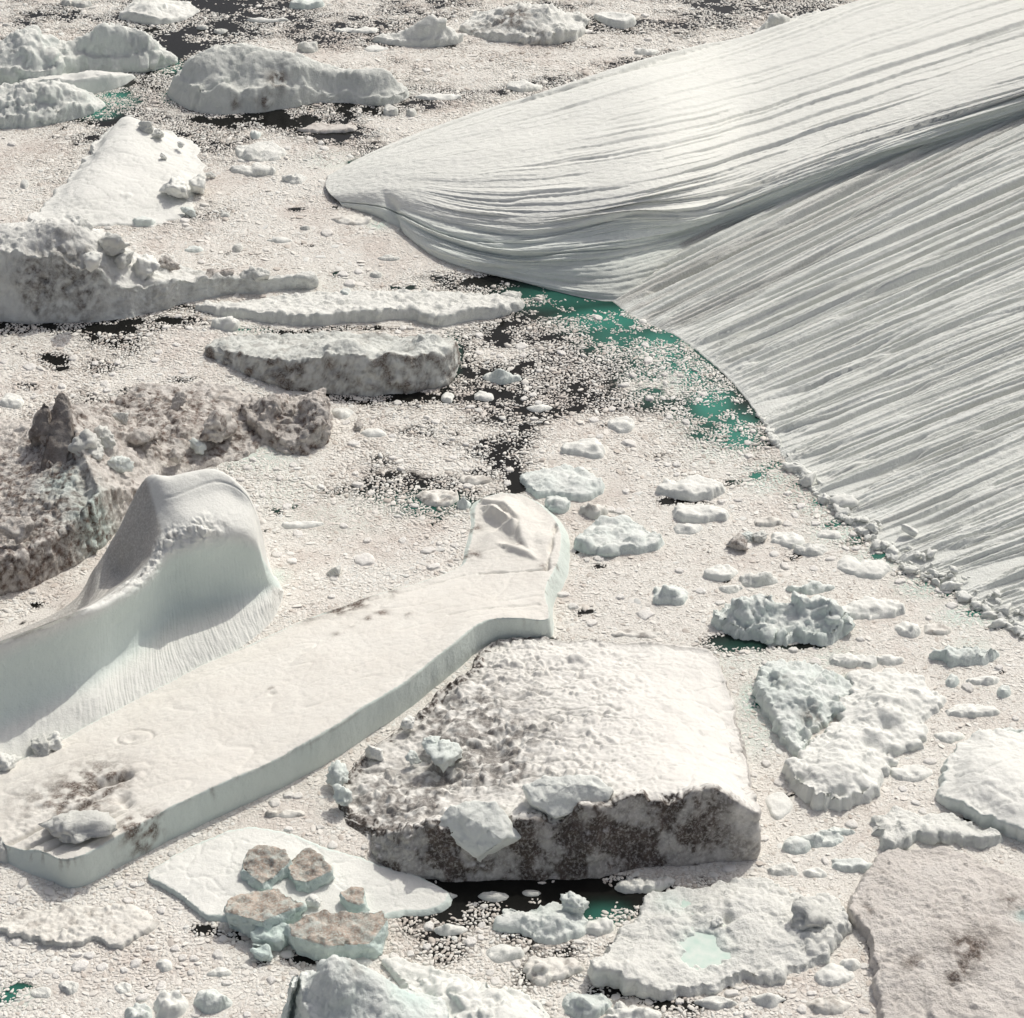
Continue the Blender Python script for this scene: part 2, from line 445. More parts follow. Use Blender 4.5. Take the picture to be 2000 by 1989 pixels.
    D += np.where(REG > 0, detail[0], detail[0] if cliff_noise is None else cliff_noise[1]) * ridged(G, detail[1] * 0.5, 3, seed + 1)
    fx = worley(G + (1.5 * fbm(G, 0.3, 3, seed + 81))[..., None], 0.17, seed + 5, True)[1]
    D -= crk * np.exp(-(fx / 0.045) ** 2)
    cr = rough[0] * (0.22 if mat is M_WHITE else 0.36) if crust is None else crust
    D += cr * (ridged(G, 1.1, 3, seed + 9) - 0.35) + cr * 0.5 * fbm(G, 2.4, 2, seed + 11)
    b = Ctx(); b.G = G; b.REG = REG; b.CC = CC; b.N = N; b.seed = seed; b.XY = G[..., :2]; b.DE = DEF
    def near(px, py, z, r):
        c = P(px, py, z); return np.exp(-(((G - c) ** 2) * np.array([1, 1, 0.15])).sum(-1) / (r * r))
    b.near = near
    if lump:
        for L in lump:      # (amplitude, frequency, mask function or None)
            mk = L[2](b) if len(L) > 2 and L[2] else 1.0
            D += L[0] * mk * (lumps(G, L[1], seed + 2) - 0.35)
    if feature: D += feature(b)
    G = G + N * (D * fade)[..., None]
    N = vnormals(G); b.N = N
    up = np.clip(N[..., 2], 0, 1); b.up = up; b.G = G
    dr = np.clip(dirt(b), 0, 1) if dirt else np.zeros(REG.shape)
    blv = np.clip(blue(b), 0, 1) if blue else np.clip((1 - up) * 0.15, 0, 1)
    c = recenter(G)
    me = tri_mesh(name, G - c, tri, {'dirt': dr, 'blue': blv}, mat or M_WHITE)
    return link(name, me, label, cat, group, loc=c)

def patch(ctrl, nu, nv, rows_closed=False):
    """tensor Catmull-Rom through ctrl[rows, cols, 3] -> G[nv, nu, 3]"""
    C = np.asarray(ctrl, float)
    def interp(A, n):            # along axis 0
        K = len(A); u = np.linspace(0, K - 1, n); i = np.minimum(u.astype(int), K - 2); t = (u - i).reshape(-1, *([1] * (A.ndim - 1)))
        g = lambda j: A[np.clip(j, 0, K - 1)]
        p0, p1, p2, p3 = g(i - 1), g(i), g(i + 1), g(i + 2)
        return 0.5 * (2 * p1 + (p2 - p0) * t + (2 * p0 - 5 * p1 + 4 * p2 - p3) * t ** 2 + (3 * p1 - p0 - 3 * p2 + p3) * t ** 3)
    A = interp(C, nv)
    return np.swapaxes(interp(np.swapaxes(A, 0, 1), nu), 0, 1)

# ================================================================== THE RIDGED ICEBERG (upper whaleback and ribbed slope)
W1, W2 = P(1222, 607), P(2000, 1242)
wl_dir = (W2 - W1)[:2]; wl_len = np.linalg.norm(wl_dir); wl_dir = wl_dir / wl_len
upslope = np.array([-wl_dir[1], wl_dir[0]])
SLOPE = math.tan(math.radians(9.5))
def on_slope(px, py):
    """where the sight line of a photo pixel meets the ribbed plane"""
    a = P(px, py, 0.0); b = P(px, py, 30.0)
    g = lambda q: q[2] - SLOPE * ((q[:2] - W1[:2]) @ upslope)
    t = g(a) / (g(a) - g(b))
    return a + (b - a) * t
ridged_root = bpy.data.objects.new('ridged_iceberg', None); COL.objects.link(ridged_root)
ridged_root['label'] = 'huge iceberg with a smooth whaleback and a finely ribbed slope running out of frame'
ridged_root['category'] = 'iceberg'
rr_c = np.array([70.0, 340.0, 0.0]); ridged_root.location = rr_c

def build_ridged():
    # --- ribbed slope: columns along the waterline, rows up the ribs
    wl = [(1222, 607), (1330, 662), (1432, 748), (1500, 840), (1556, 930), (1650, 1015), (1755, 1098), (1860, 1150), (2000, 1242), (2200, 1370)]
    en = [(2060, 205), (2060, 330), (2060, 478), (2060, 610), (2060, 722), (2080, 832), (2110, 955), (2180, 1030), (2300, 1125), (2480, 1250)]
    lo, up = [], []
    for (a, b), (c, d) in zip(wl, en):
        lo.append(P(a, b, 0)); up.append(on_slope(c, d))
    lo, up = np.array(lo), np.array(up)
    # the ribbed plane runs on beneath the whaleback
    lo0 = lo[0] - np.array([*wl_dir, 0]) * 26; up0 = up[0] - np.array([*wl_dir, 0]) * 26
    lo = np.vstack([lo0 + np.array([0, 0, -0.5]), lo]); up = np.vstack([up0, up])
    ctrl = [lo + (lo - up) * 0.03 * np.array([1, 1, 0]) + np.array([0, 0, -2.0])]
    for t in (0, 0.06, 0.2, 0.4, 0.6, 0.8, 1.0, 1.25):
        q = lo + (up - lo) * t
        q[:, 2] += 0.3 * np.sin(min(t, 1) * math.pi) ** 0.7 * (1 if t > 0 else 0)
        ctrl.append(q)
    G = patch(ctrl, 1400, 230)
    N = grid_normals(G, False)
    N *= np.sign(N[..., 2:3].mean())
    nv, nu = G.shape[:2]
    along = np.linspace(0, 1, nv)[:, None] * np.ones(nu); 
    # metres along the waterline, kept constant along each rib, zero at the notch
    s = np.concatenate([[0], np.cumsum(np.linalg.norm(np.diff(G[nv // 3], axis=0), axis=1))])[None] * np.ones((nv, 1)) - 26.0
    lenm = along * 95
    wob = 0.5 * perlin(np.dstack([s * 0.05, lenm * 0.02, 0 * s + 3])) + 0.10 * perlin(np.dstack([s * 0.3, lenm * 0.10, 0 * s + 9]))
    c = s + wob
    def rib(f, st, seed, p=1.0):
        n = perlin(np.dstack([c * f, lenm * st, 0 * s + seed * 7.1]))
        return n
    def saw(f, st, seed, dr=0.2):     # asymmetric: gentle on the far side, a small scarp towards the camera
        ph = c * f + 1.1 * perlin(np.dstack([c * f * 0.31, lenm * st, 0 * s + seed]))
        t = ph - np.floor(ph)
        k = np.floor(ph)
        amp = 0.30 + 0.8 * _wr[(k.astype(int) * 37 + seed * 11) & 255, 0] ** 1.5
        brk = smooth(-0.22, 0.02, perlin(np.dstack([k * 3.7, lenm * 0.028, 0 * s + seed * 1.7])))
        return amp * brk * (np.where(t < 1 - dr, t / (1 - dr), (1 - t) / dr) - 0.5)
    def groove(f, seed, w):      # narrow runnels between broad ribs, each with its own depth, start and end
        ph = c * f + 0.45 * perlin(np.dstack([c * f * 0.4, lenm * 0.012, 0 * s + seed])); k = np.floor(ph); t = ph - k; ki = k.astype(int)
        r0 = _wr[(ki * 41 + seed * 7) & 255]
        d = (t - 0.3 - 0.4 * r0[..., 0]) / f
        brk = smooth(-0.28, -0.05, perlin(np.dstack([k * 5.1, lenm * 0.04, 0 * s + seed * 3.3])))
        ww = w * (0.7 + 0.7 * r0[..., 2])
        return -(0.3 + 1.0 * r0[..., 1] ** 1.5) * brk * np.exp(-np.where(d > 0, d / (1.5 * ww), d / (0.75 * ww)) ** 2)
    UP = 0.8 + 0.5 * smooth(60, 10, s)
    D = 1.3 * saw(0.10, 0.004, 2, 0.03) + UP * (0.8 * saw(0.24, 0.006, 5, 0.06) + 0.4 * saw(0.55, 0.01, 8, 0.11))
    D += UP * (1.5 * groove(0.27, 4, 0.42) + 1.05 * groove(0.52, 11, 0.28) + 0.55 * groove(1.05, 17, 0.17))
    D += 0.4 * rib(0.10, 0.006, 1) + 0.10 * rib(0.5, 0.03, 3) + 0.09 * fbm(G, 1.0, 4, 4, 0.6) 
    D *= 0.8 + 0.6 * smooth(-0.5, 0.5, perlin(np.dstack([s * 0.045, lenm * 0.03, 0 * s + 77])))
    D *= 0.35 + 0.65 * smooth(0.04, 0.22, along)
    # a few long deep grooves
    for sx, dep, wd in ((17.5, 0.9, 0.8), (30.5, 1.2, 0.9), (47, 0.7, 0.7), (66, 0.8, 0.7), (86, 0.7, 0.7), (103, 0.9, 0.8), (118, 2.4, 1.5)):
        D -= dep * np.exp(-((c - sx - 1.0 * perlin(np.dstack([lenm * 0.03, 0 * s + sx, 0 * s]))) / wd) ** 2) * smooth(0.2, 0.4, along)
    # cross breaks
    D += 0.07 * (lumps(G, 0.6, 14) - 0.35)
    # low rubble belt towards the water
    D += 0.6 * smooth(0.16, 0.05, along) * smooth(50, 90, s) * (lumps(G, 0.8, 3) - 0.3)
    G = G + N * ((D + 0.5) * smooth(0.09, 0.24, along))[..., None]
    G[..., 2] = np.where(along > 0.125, np.maximum(G[..., 2], 0.12 + 4.0 * (along - 0.125)), G[..., 2])
    dirt = 0.12 * smooth(0.0, 0.5, perlin(np.dstack([c * 0.45, lenm * 0.02, 0 * s + 60]))) + 0.3 * smooth(22, 2, s) * smooth(0.0, 0.5, perlin(np.dstack([c * 0.35, lenm * 0.02, 0 * s + 33])) + 0.2)  # thin streaks; darkened beside the fold to paint in groove shade
    me = grid_mesh('ribbed_slope', G - rr_c, False, {'dirt': dirt, 'blue': 0.12 + 0 * s}, M_RIB)
    link('ribbed_slope', me, 'finely ribbed grey white slope', parent=ridged_root)
    WATERLINES.append((np.vstack([np.array([P(a, b)[:2] for a, b in wl]), up[:0:-1, :2] + [30, 0]]), True))
    # --- whaleback
    def row(lst): return np.array([P(*v) for v in lst])
    r1 = row([(640, 345, 1.0), (735, 293, 3.6), (890, 232, 7), (1050, 184, 10.5), (1220, 134, 13.5), (1410, 86, 16.5), (1610, 22, 20), (1820, -45, 24), (2080, -110, 30), (2300, -170, 35)])
    r0 = r1 + np.array([-1, 7, 0]); r0[:, 2] = -2
    r2 = row([(636, 360, 1.2), (745, 318, 5.2), (920, 278, 10.2), (1090, 240, 14), (1270, 195, 17.5), (1450, 150, 21), (1640, 95, 25), (1840, 30, 30), (2080, -40, 37), (2300, -100, 44)])
    r3 = row([(640, 372, 1.3), (765, 345, 6), (940, 340, 11.2), (1110, 318, 15), (1290, 285, 18.5), (1460, 240, 22.2), (1640, 185, 26.5), (1830, 125, 31.2), (2060, 50, 38), (2300, -20, 46)])
    r4 = row([(648, 382, 1.3), (765, 372, 5.6), (930, 400, 9.4), (1090, 400, 12.8), (1260, 372, 16.6), (1430, 328, 20.6), (1610, 268, 24.6), (1800, 205, 29), (2030, 140, 34.6), (2260, 70, 42)])
    r5 = row([(660, 392, 0.9), (760, 400, 3.6), (890, 436, 6.2), (1040, 450, 8.8), (1210, 425, 12.6), (1385, 385, 17.0), (1570, 325, 21.6), (1770, 250, 26.6), (2010, 178, 32.2), (2240, 110, 39)])
    r6 = row([(668, 402, 0.2), (752, 422, 1.3), (855, 478, 2.6), (1000, 512, 3.6), (1190, 500, 6.0), (1365, 455, 10.6), (1550, 385, 15.8), (1750, 308, 21), (2000, 222, 26.6), (2230, 150, 33)])
    r7 = row([(676, 412, -1.5), (757, 443, -1.5), (862, 515, -1.5), (1000, 556, -1.5), (1225, 615, -1.5), (1390, 520, 1.5), (1570, 440, 7), (1770, 362, 13), (2010, 285, 20), (2240, 215, 27)])
    # right of the notch the fold sits just above the ribbed plane
    px7 = [(1390, 520), (1570, 440), (1770, 362), (2010, 285), (2240, 215)]; px6 = [(1365, 455), (1550, 385), (1750, 308), (2000, 222), (2230, 150)]
    px5 = [(1372, 418), (1556, 348), (1757, 272), (2005, 190), (2235, 120)]; px4 = [(1430, 328), (1610, 268), (1800, 205), (2030, 140), (2260, 70)]
    px3 = [(1460, 240), (1640, 185), (1830, 125), (2060, 50), (2300, -20)]; px2 = [(1450, 150), (1640, 95), (1840, 30), (2080, -40), (2300, -100)]; px1 = [(1410, 86), (1610, 22), (1820, -45), (2080, -110), (2300, -170)]
    for k in range(5):
        z7 = on_slope(*px7[k])[2]; z6 = on_slope(*px6[k])[2]
        r7[5 + k] = P(*px7[k], z7 - 4.0); r6[5 + k] = P(*px6[k], z6 + 0.2)
        z5 = z6 + 4.6; r5[5 + k] = P(*px5[k], z5); r4[5 + k] = P(*px4[k], z5 + 3.4)
        r3[5 + k] = P(*px3[k], z5 + 5.0); r2[5 + k] = P(*px2[k], z5 + 5.2); r1[5 + k] = P(*px1[k], z5 + 1.0)
    r0 = r1 + np.array([-1, 7, 0]); r0[:, 2] = -2
    G = patch([r0, r1, r2, r3, r4, r5, r6, r7], 420, 620)
    N = grid_normals(G, False); N *= np.sign(N[..., 2:3].mean())
    nv, nu = G.shape[:2]
    vv = np.linspace(0, 7, nv)[:, None] * np.ones(nu); uu = np.linspace(0, 9, nu)[None] * np.ones((nv, 1))
    um = uu * 20.0
    vm = vv * 13.0
    wob = 1.6 * perlin(np.dstack([um * 0.015, vm * 0.03, 0 * um])) + 0.4 * perlin(np.dstack([um * 0.10, vm * 0.1, 0 * um + 5]))
    c = vm + wob - 0.012 * um * (vv - 3)
    def scarp(f, seed, thr, st, dr=0.1):
        ph = c * f + 0.9 * perlin(np.dstack([c * f * 0.3, um * st, 0 * um + seed])); t = ph - np.floor(ph); k = np.floor(ph)
        amp = 0.15 + 0.95 * _wr[(k.astype(int) * 29 + seed * 13) & 255, 1] ** 1.5
        brk = smooth(thr, thr + 0.25, perlin(np.dstack([k * 5.3, um * 0.03, 0 * um + seed * 2.9])))
        return amp * brk * (np.where(t < 1 - dr, t / (1 - dr), (1 - t) / dr) - 0.5)
    right = smooth(1.0, 6.5, uu)
    D = smooth(0.8, 2.8, uu) * (2.2 * scarp(0.12, 3, -0.08, 0.004, 0.05) + (0.7 + 1.0 * right) * scarp(0.26, 6, 0.0, 0.006, 0.08) + (0.3 + 0.7 * right) * scarp(0.62, 9, 0.02, 0.012, 0.15))
    D += smooth(0.2, 1.4, uu) * 0.5 * perlin(np.dstack([um * 0.02, vm * 0.12, 0 * um + 8])) + 0.12 * fbm(G, 0.8, 4, 2, 0.6)
    # the small second lobe near the nose and the shaded fluting under the brow
    D -= 1.5 * np.exp(-((uu - (1.02 + 0.14 * (vv - 5))) / 0.10) ** 2) * smooth(3.6, 5.2, vv)
    D += smooth(0.9, 2.6, uu) * smooth(4.3, 5.4, vv) * (0.8 * perlin(np.dstack([um * 0.03, vm * 0.3 + um * 0.05, 0 * um + 21])) + 0.25 * perlin(np.dstack([um * 0.06, vm * 0.9 + um * 0.12, 0 * um + 25])) + 1.1 * scarp(0.34, 21, -0.1, 0.01, 0.12) + 0.6 * scarp(0.9, 27, -0.05, 0.02, 0.2))
    D -= 0.9 * smooth(4.7, 5.0, vv) * np.exp(-((vm - 68 - 3 * np.sin(um * 0.05) - 3 * perlin(np.dstack([um * 0.03, 0 * um, 0 * um]))) / 0.7) ** 2)
    D -= 1.0 * np.exp(-((vm - 15.5 - 1.3 * perlin(np.dstack([um * 0.05, 0 * um + 4, 0 * um]))) / 0.7) ** 2) * smooth(0.4, 1.5, uu)
    G = G + N * (D * smooth(-1.0, 1.0, G[..., 2]))[..., None]
    dirt = 0.14 * smooth(5.2, 6.4, vv) * smooth(-0.2, 0.4, perlin(np.dstack([um * 0.03, vm * 0.25, 0 * um + 2]))) + 0.35 * smooth(6.0, 6.8, vv) * smooth(3.2, 4.6, uu)  # darker in bands under the brow and along the foot of the fold
    me = grid_mesh('whaleback', G - rr_c, False, {'dirt': dirt, 'blue': 0.05 + 0.2 * smooth(4.6, 5.6, vv)}, M_WHALE)
    link('whaleback', me, 'broad smooth white whaleback with long shallow grooves', parent=ridged_root)
    base = np.vstack([r7[:5, :2], up[:3, :2] + [10, 10], (r0[::-1, :2])])
    WATERLINES.append((base, True))
M_RIB = ice_material('ice_ribbed', (0.76, 0.757, 0.72), (0.81, 0.807, 0.77), 0.8)
M_WHALE = ice_material('ice_whaleback', (0.79, 0.788, 0.745), (0.83, 0.828, 0.785), 0.5, 0.8, 0.08)
build_ridged()

# ================================================================== THE SAIL-SHAPED ICEBERG
def build_sail():
    c = [  # columns; rows: back top, mid top, front edge, face, foot, apron, apron end
        [(-262, 1378, 2), (-258, 1352, 13.2), (-255, 1358, 13.4), (-250, 1440, 8), (-245, 1510, 3.2), (-240, 1560, 1.8), (-235, 1620, 0.3)],
        [(-6, 1278, 2), (-3, 1256, 14.2), (0, 1263, 14.6), (0, 1335, 8.6), (0, 1405, 3.6), (0, 1450, 2.0), (5, 1500, 0.3)],
        [(140, 1212, 1.5), (150, 1194, 14.8), (158, 1201, 15.6), (163, 1262, 9.4), (168, 1325, 4.2), (172, 1372, 2.6), (180, 1420, 0.3)],
        [(192, 1112, 5.2), (222, 1142, 6.0), (228, 1161, 14.6), (230, 1222, 8.8), (232, 1282, 3.6), (236, 1334, 2.2), (246, 1385, 0.3)],
        [(236, 1028, 12.2), (272, 1085, 11.0), (292, 1117, 14.2), (290, 1178, 8.6), (292, 1236, 3.6), (296, 1296, 2.4), (308, 1350, 0.3)],
        [(284, 934, 20.6), (305, 1000, 17.4), (325, 1072, 15.6), (330, 1134, 9.6), (338, 1196, 4.0), (345, 1262, 2.6), (365, 1312, 0.3)],
        [(335, 930, 20.9), (352, 985, 19.4), (385, 1048, 17.2), (388, 1112, 10.5), (398, 1176, 4.2), (412, 1234, 2.6), (432, 1280, 0.3)],
        [(415, 917, 21.0), (432, 965, 19.4), (452, 1035, 16.6), (455, 1100, 10.0), (464, 1160, 4.4), (474, 1208, 2.4), (490, 1245, 0.3)],
        [(470, 950, 19.0), (488, 995, 17.0), (500, 1055, 13.6), (508, 1105, 8.6), (516, 1146, 4.2), (524, 1182, 2.2), (530, 1208, 0.3)],
        [(503, 1005, 14.5), (508, 1045, 12.2), (513, 1085, 9.2), (522, 1118, 6.0), (530, 1142, 3.6), (538, 1160, 2.0), (546, 1178, 0.3)],
        [(525, 1110, 3.5), (530, 1118, 3.2), (535, 1126, 2.8), (540, 1136, 2.2), (545, 1146, 1.6), (549, 1154, 1.0), (552, 1162, 0.2)],
        [(535, 1120, -1), (540, 1126, -1), (545, 1134, -1), (549, 1142, -1), (553, 1150, -1), (557, 1158, -1), (560, 1166, -1)]]
    A = np.array([[P(*v) for v in col] for col in c])        # cols, rows
    A = np.swapaxes(A, 0, 1)
    back = A[0] + np.array([-1.5, 5.0, 0]); back[:, 2] = np.minimum(A[0][:, 2] * 0.45, 9)
    base = A[0] + np.array([-2.5, 9.0, 0]); base[:, 2] = -1.5
    end = A[-1] + np.array([0.6, -1.6, -1.8])
    G = patch(np.concatenate([base[None], back[None], A, end[None]], 0), 470, 330)
    N = grid_normals(G, False); N *= np.sign(N[..., 2:3].mean())
    nv, nu = G.shape[:2]
    vv = np.linspace(0, 9, nv)[:, None] * np.ones(nu); uu = np.linspace(-1, 10, nu)[None] * np.ones((nv, 1))
    D = 0.10 * fbm(G, 0.25, 4, 3)
    # fluting down the face and the apron
    fl = perlin(np.dstack([uu * 26 + 0.5 * vv, vv * 1.2, 0 * uu]))
    D += (0.05 + 0.12 * smooth(5.5, 7.5, vv)) * fl * smooth(4.2, 5, vv)
    # rubbly crest on the front edge
    crest = np.exp(-((vv - 3.9) / 0.33) ** 2) * smooth(1.6, 2.8, uu) * smooth(6.2, 5.3, uu)
    low = np.exp(-((vv - 3.9) / 0.22) ** 2) * smooth(3.2, 2.2, uu)
    D += (crest * 1.0 + low * 0.18) * (0.8 * lumps(G, 0.6, 5) + 0.6 * ridged(G, 0.5, 4, 8) - 0.6)
    # crack lines over the top
    D -= 0.16 * np.exp(-((vv - 2.75 + 0.10 * (uu - 5)) / 0.035) ** 2) * smooth(4.2, 4.8, uu) * smooth(8.2, 7.2, uu)
    # streaks on the far wall
    D += 0.10 * smooth(3.6, 3.0, vv) * smooth(5, 4, uu) * perlin(np.dstack([uu * 3 + vv * 9, uu * 1.4, 0 * uu + 7]))
    G = G + N * (D * smooth(-0.5, 0.5, G[..., 2]))[..., None]
    dirt = 0.45 * np.exp(-((vv - 3.85) / 0.13) ** 2) * smooth(6.3, 5.2, uu) * smooth(-0.1, 0.4, fbm(G, 0.5, 3, 4)) + 0.55 * smooth(3.75, 3.4, vv) * smooth(4.1, 3.9, uu)  # crest dirt; the far wall's shade is also painted in as a darker tone
    blue = 0.5 * smooth(4.0, 4.6, vv) * smooth(6.8, 5.8, vv) + 0.02  # mint shade tone painted onto the concave face
    cc = np.array([*P(300, 1280)[:2], 0]);
    me = grid_mesh('sail_iceberg', G - cc, False, {'dirt': dirt, 'blue': blue}, M_WHITE)
    link('sail_iceberg', me, 'smooth white iceberg with a tall sail-like fin above a concave shaded flank', 'iceberg', loc=cc)
    WATERLINES.append((np.vstack([A[-1][:, :2], base[::-1, :2]]), True))
build_sail()

# ================================================================== ICEBERGS AND FLOES
def hull_mesh(name, mat, pts, bev=0.35, cuts=6, amp=0.10, seed=1, blue=0.15, dirt=None):
    """the convex body of the given corner points, edges worn round and faces roughened"""
    pts = np.asarray(pts, float); c = pts.mean(0)
    bm = bmesh.new()
    for p in pts - c: bm.verts.new(p)
    r = bmesh.ops.convex_hull(bm, input=bm.verts[:])
    bmesh.ops.delete(bm, geom=[g for g in set(r['geom_interior'] + r['geom_unused']) if isinstance(g, bmesh.types.BMVert)], context='VERTS')
    bmesh.ops.dissolve_limit(bm, angle_limit=0.2, verts=bm.verts[:], edges=bm.edges[:])
    bmesh.ops.bevel(bm, geom=bm.edges[:], offset=bev, segments=2, profile=0.6, affect='EDGES')
    bmesh.ops.triangulate(bm, faces=bm.faces[:])
    for _ in range(3):
        ed = [e for e in bm.edges if e.calc_length() > 0.55]
        if not ed: break
        bmesh.ops.subdivide_edges(bm, edges=ed, cuts=2)
        bmesh.ops.triangulate(bm, faces=bm.faces[:])
    bm.normal_update(); bm.verts.ensure_lookup_table()
    V = np.array([v.co[:] for v in bm.verts]); Nn = np.array([v.normal[:] for v in bm.verts])
    V = V + Nn * (amp * fbm(V, 0.45, 4, seed, 0.6) + amp * 0.8 * (lumps(V, 0.4, seed) - 0.35))[:, None]
    F = [[v.index for v in f.verts] for f in bm.faces]; bm.free()
    me = bpy.data.meshes.new(name); me.from_pydata(V.tolist(), [], F); me.polygons.foreach_set('use_smooth', np.ones(len(F), bool))
    a = me.attributes.new('dirt', 'FLOAT', 'POINT'); a.data.foreach_set('value', np.asarray(np.zeros(len(V)) if dirt is None else dirt(V, Nn), np.float32))
    a = me.attributes.new('blue', 'FLOAT', 'POINT'); a.data.foreach_set('value', np.full(len(V), blue, np.float32))
    me.materials.append(mat); me.update(); return me, c
def hull_pts(front, back=3.0, drop=3.0):
    f = [P(*v) for v in front]
    return np.array(f + [p + np.array([0, back, -drop]) for p in f])
def spots(*L):
    """patches of dirt and of painted shade: (px, py, z, radius m, strength), broken up by noise"""
    def f(b):
        s = 0
        n = fbm(b.G, 0.55, 4, b.seed + 7)
        for px, py, z, r, a in L: s = s + a * b.near(px, py, z, r) * 1.6
        return np.clip(s * smooth(-0.45, 0.35, n), 0, 1)
    return f

# --- the long tabular slab
def slab_feature(b):
    D = 0
    # pits and gullies near the low end, hummocks at the far end
    for px, py, z, r, dep in ((228, 1516, 3.6, 0.8, 2.6), (212, 1520, 3.6, 0.8, 2.6), (245, 1512, 3.6, 0.8, 2.6), (190, 1524, 3.4, 1.0, 1.6), (170, 1535, 4, 0.9, 1.2), (235, 1548, 4.8, 1.1, 1.3), (245, 1562, 5, 0.8, 1.1), (530, 1346, 4, 0.5, 0.6),
                              (255, 1435, 3.2, 0.8, 0.45), (962, 1005, 3, 2.0, 0.8), (995, 1040, 3, 1.6, 0.8)):
        D = D - dep * b.near(px, py, z, r)
    for px, py, z, r, dep in ((1050, 1030, 4, 3, 0.8),):
        D = D + dep * b.near(px, py, z, r)
    # ring trench of a melted pool
    c = P(262, 1432, 3); d = np.hypot((b.G[..., 0] - c[0]) * 0.72, b.G[..., 1] - c[1])
    D = D - 0.3 * np.exp(-((d - 2.0) / 0.16) ** 2)
    # grooves at the low corner
    t = P(60, 1700)[:2]; u = P(230, 1620)[:2] - t; u = u / np.linalg.norm(u); nn = np.array([-u[1], u[0]])
    s = (b.XY - t) @ nn; al = (b.XY - t) @ u
    m = smooth(18, 10, al) * smooth(-8, -3, al) * smooth(9, 6, np.abs(s)) * (b.REG > 0)
    D = D - m * 1.1 * (np.exp(-((s - 1.8 + 0.15 * al) / 0.35) ** 2) + np.exp(-((s + 1.6) / 0.3) ** 2) + np.exp(-((s - 4.4) / 0.35) ** 2))
    # thin cracks across the far end
    for a, c2, dep in (((935, 1105), (1065, 1108), 0.5), ((1068, 1105), (1085, 1010), 0.9), ((880, 1200), (1050, 1185), 0.25), ((610, 1180), (905, 1105), 0.25), ((700, 1200), (560, 1290), 0.2)):
        A = P(*a, 3)[:2]; B = P(*c2, 3)[:2]; ab = B - A; tt = np.clip(((b.XY - A) @ ab) / (ab @ ab), 0, 1)
        dd = np.linalg.norm(b.XY - A - tt[..., None] * ab, axis=-1) + 0.5 * perlin(b.G * 0.4)
        D = D - dep * np.exp(-(dd / 0.25) ** 2)
    nn2 = perlin(np.column_stack([(b.XY @ np.array([0.82, 0.57])) * 0.06, (b.XY @ np.array([-0.57, 0.82])) * 0.5, 0 * b.CC]))
    D = D + (b.REG > 0) * (0.10 * nn2 - 0.12 * np.exp(-(perlin(np.column_stack([(b.XY @ np.array([0.82, 0.57])) * 0.05, (b.XY @ np.array([-0.57, 0.82])) * 0.16, 0 * b.CC + 4])) / 0.025) ** 2))
    # crusty belt along the middle
    A = P(60, 1600, 4)[:2]; B = P(560, 1370, 4)[:2]; ab = B - A; tt = ((b.XY - A) @ ab) / (ab @ ab)
    dd = np.abs((b.XY - A) @ np.array([-ab[1], ab[0]])) / np.linalg.norm(ab)
    D = D + 0.22 * smooth(7, 2, dd) * smooth(0.75, 0.2, tt) * (ridged(b.G, 0.9, 3, 4) - 0.4) * (b.REG > 0)
    D = D + 0.10 * smooth(0.7, 0.0, tt) * (lumps(b.G, 1.1, 3) - 0.3) * (b.REG > 0)
    return D
def slab_dirt_shade(b):
    s = spots((60, 1560, 2.5, 5, 0.25), (130, 1560, 3.5, 5, 0.4), (190, 1530, 4.5, 4, 0.4), (150, 1590, 4, 3, 0.6), (260, 1600, 6, 2.6, 0.9), (290, 1590, 6, 2, 0.6), (180, 1500, 4.2, 5, 0.5),
              (920, 1075, 1.5, 1.6, 1.0), (925, 1020, 1.5, 1.4, 0.9), (700, 1170, 1, 2.5, 0.8), (760, 1155, 1, 1.5, 0.7), (660, 1185, 1, 2.5, 0.7), (600, 1200, 1, 2.0, 0.5), (225, 1512, 4, 1.3, 1.0), (745, 1195, 2, 1.2, 0.7), (795, 1195, 3, 1.2, 0.6), (720, 1205, 2, 0.8, 0.7), (690, 1220, 2, 0.7, 0.6), (655, 1238, 2, 0.7, 0.5), (530, 1347, 3, 0.6, 1.0), (1010, 1062, 2, 1.0, 0.6),  # spot in the long pit: the hole's dark shade painted in
              (1065, 1100, 3, 1.0, 0.9), (1090, 1092, 4, 1.0, 0.8))(b)
    rim = np.exp(-((b.G[..., 2] - 5.2) / 0.3) ** 2) * (b.up < 0.75) * 0.5
    st = (b.REG == 0) * smooth(0.5, 1.0, b.CC) * smooth(0.25, 0.5, fbm(b.G * np.array([1, 1, 0.08]), 0.9, 3, 5)) * 0.5
    return s + 0.8 * rim * smooth(-0.2, 0.5, fbm(b.G, 0.3, 3, 6)) + st * smooth(-0.2, 0.3, fbm(b.G, 0.07, 2, 9))
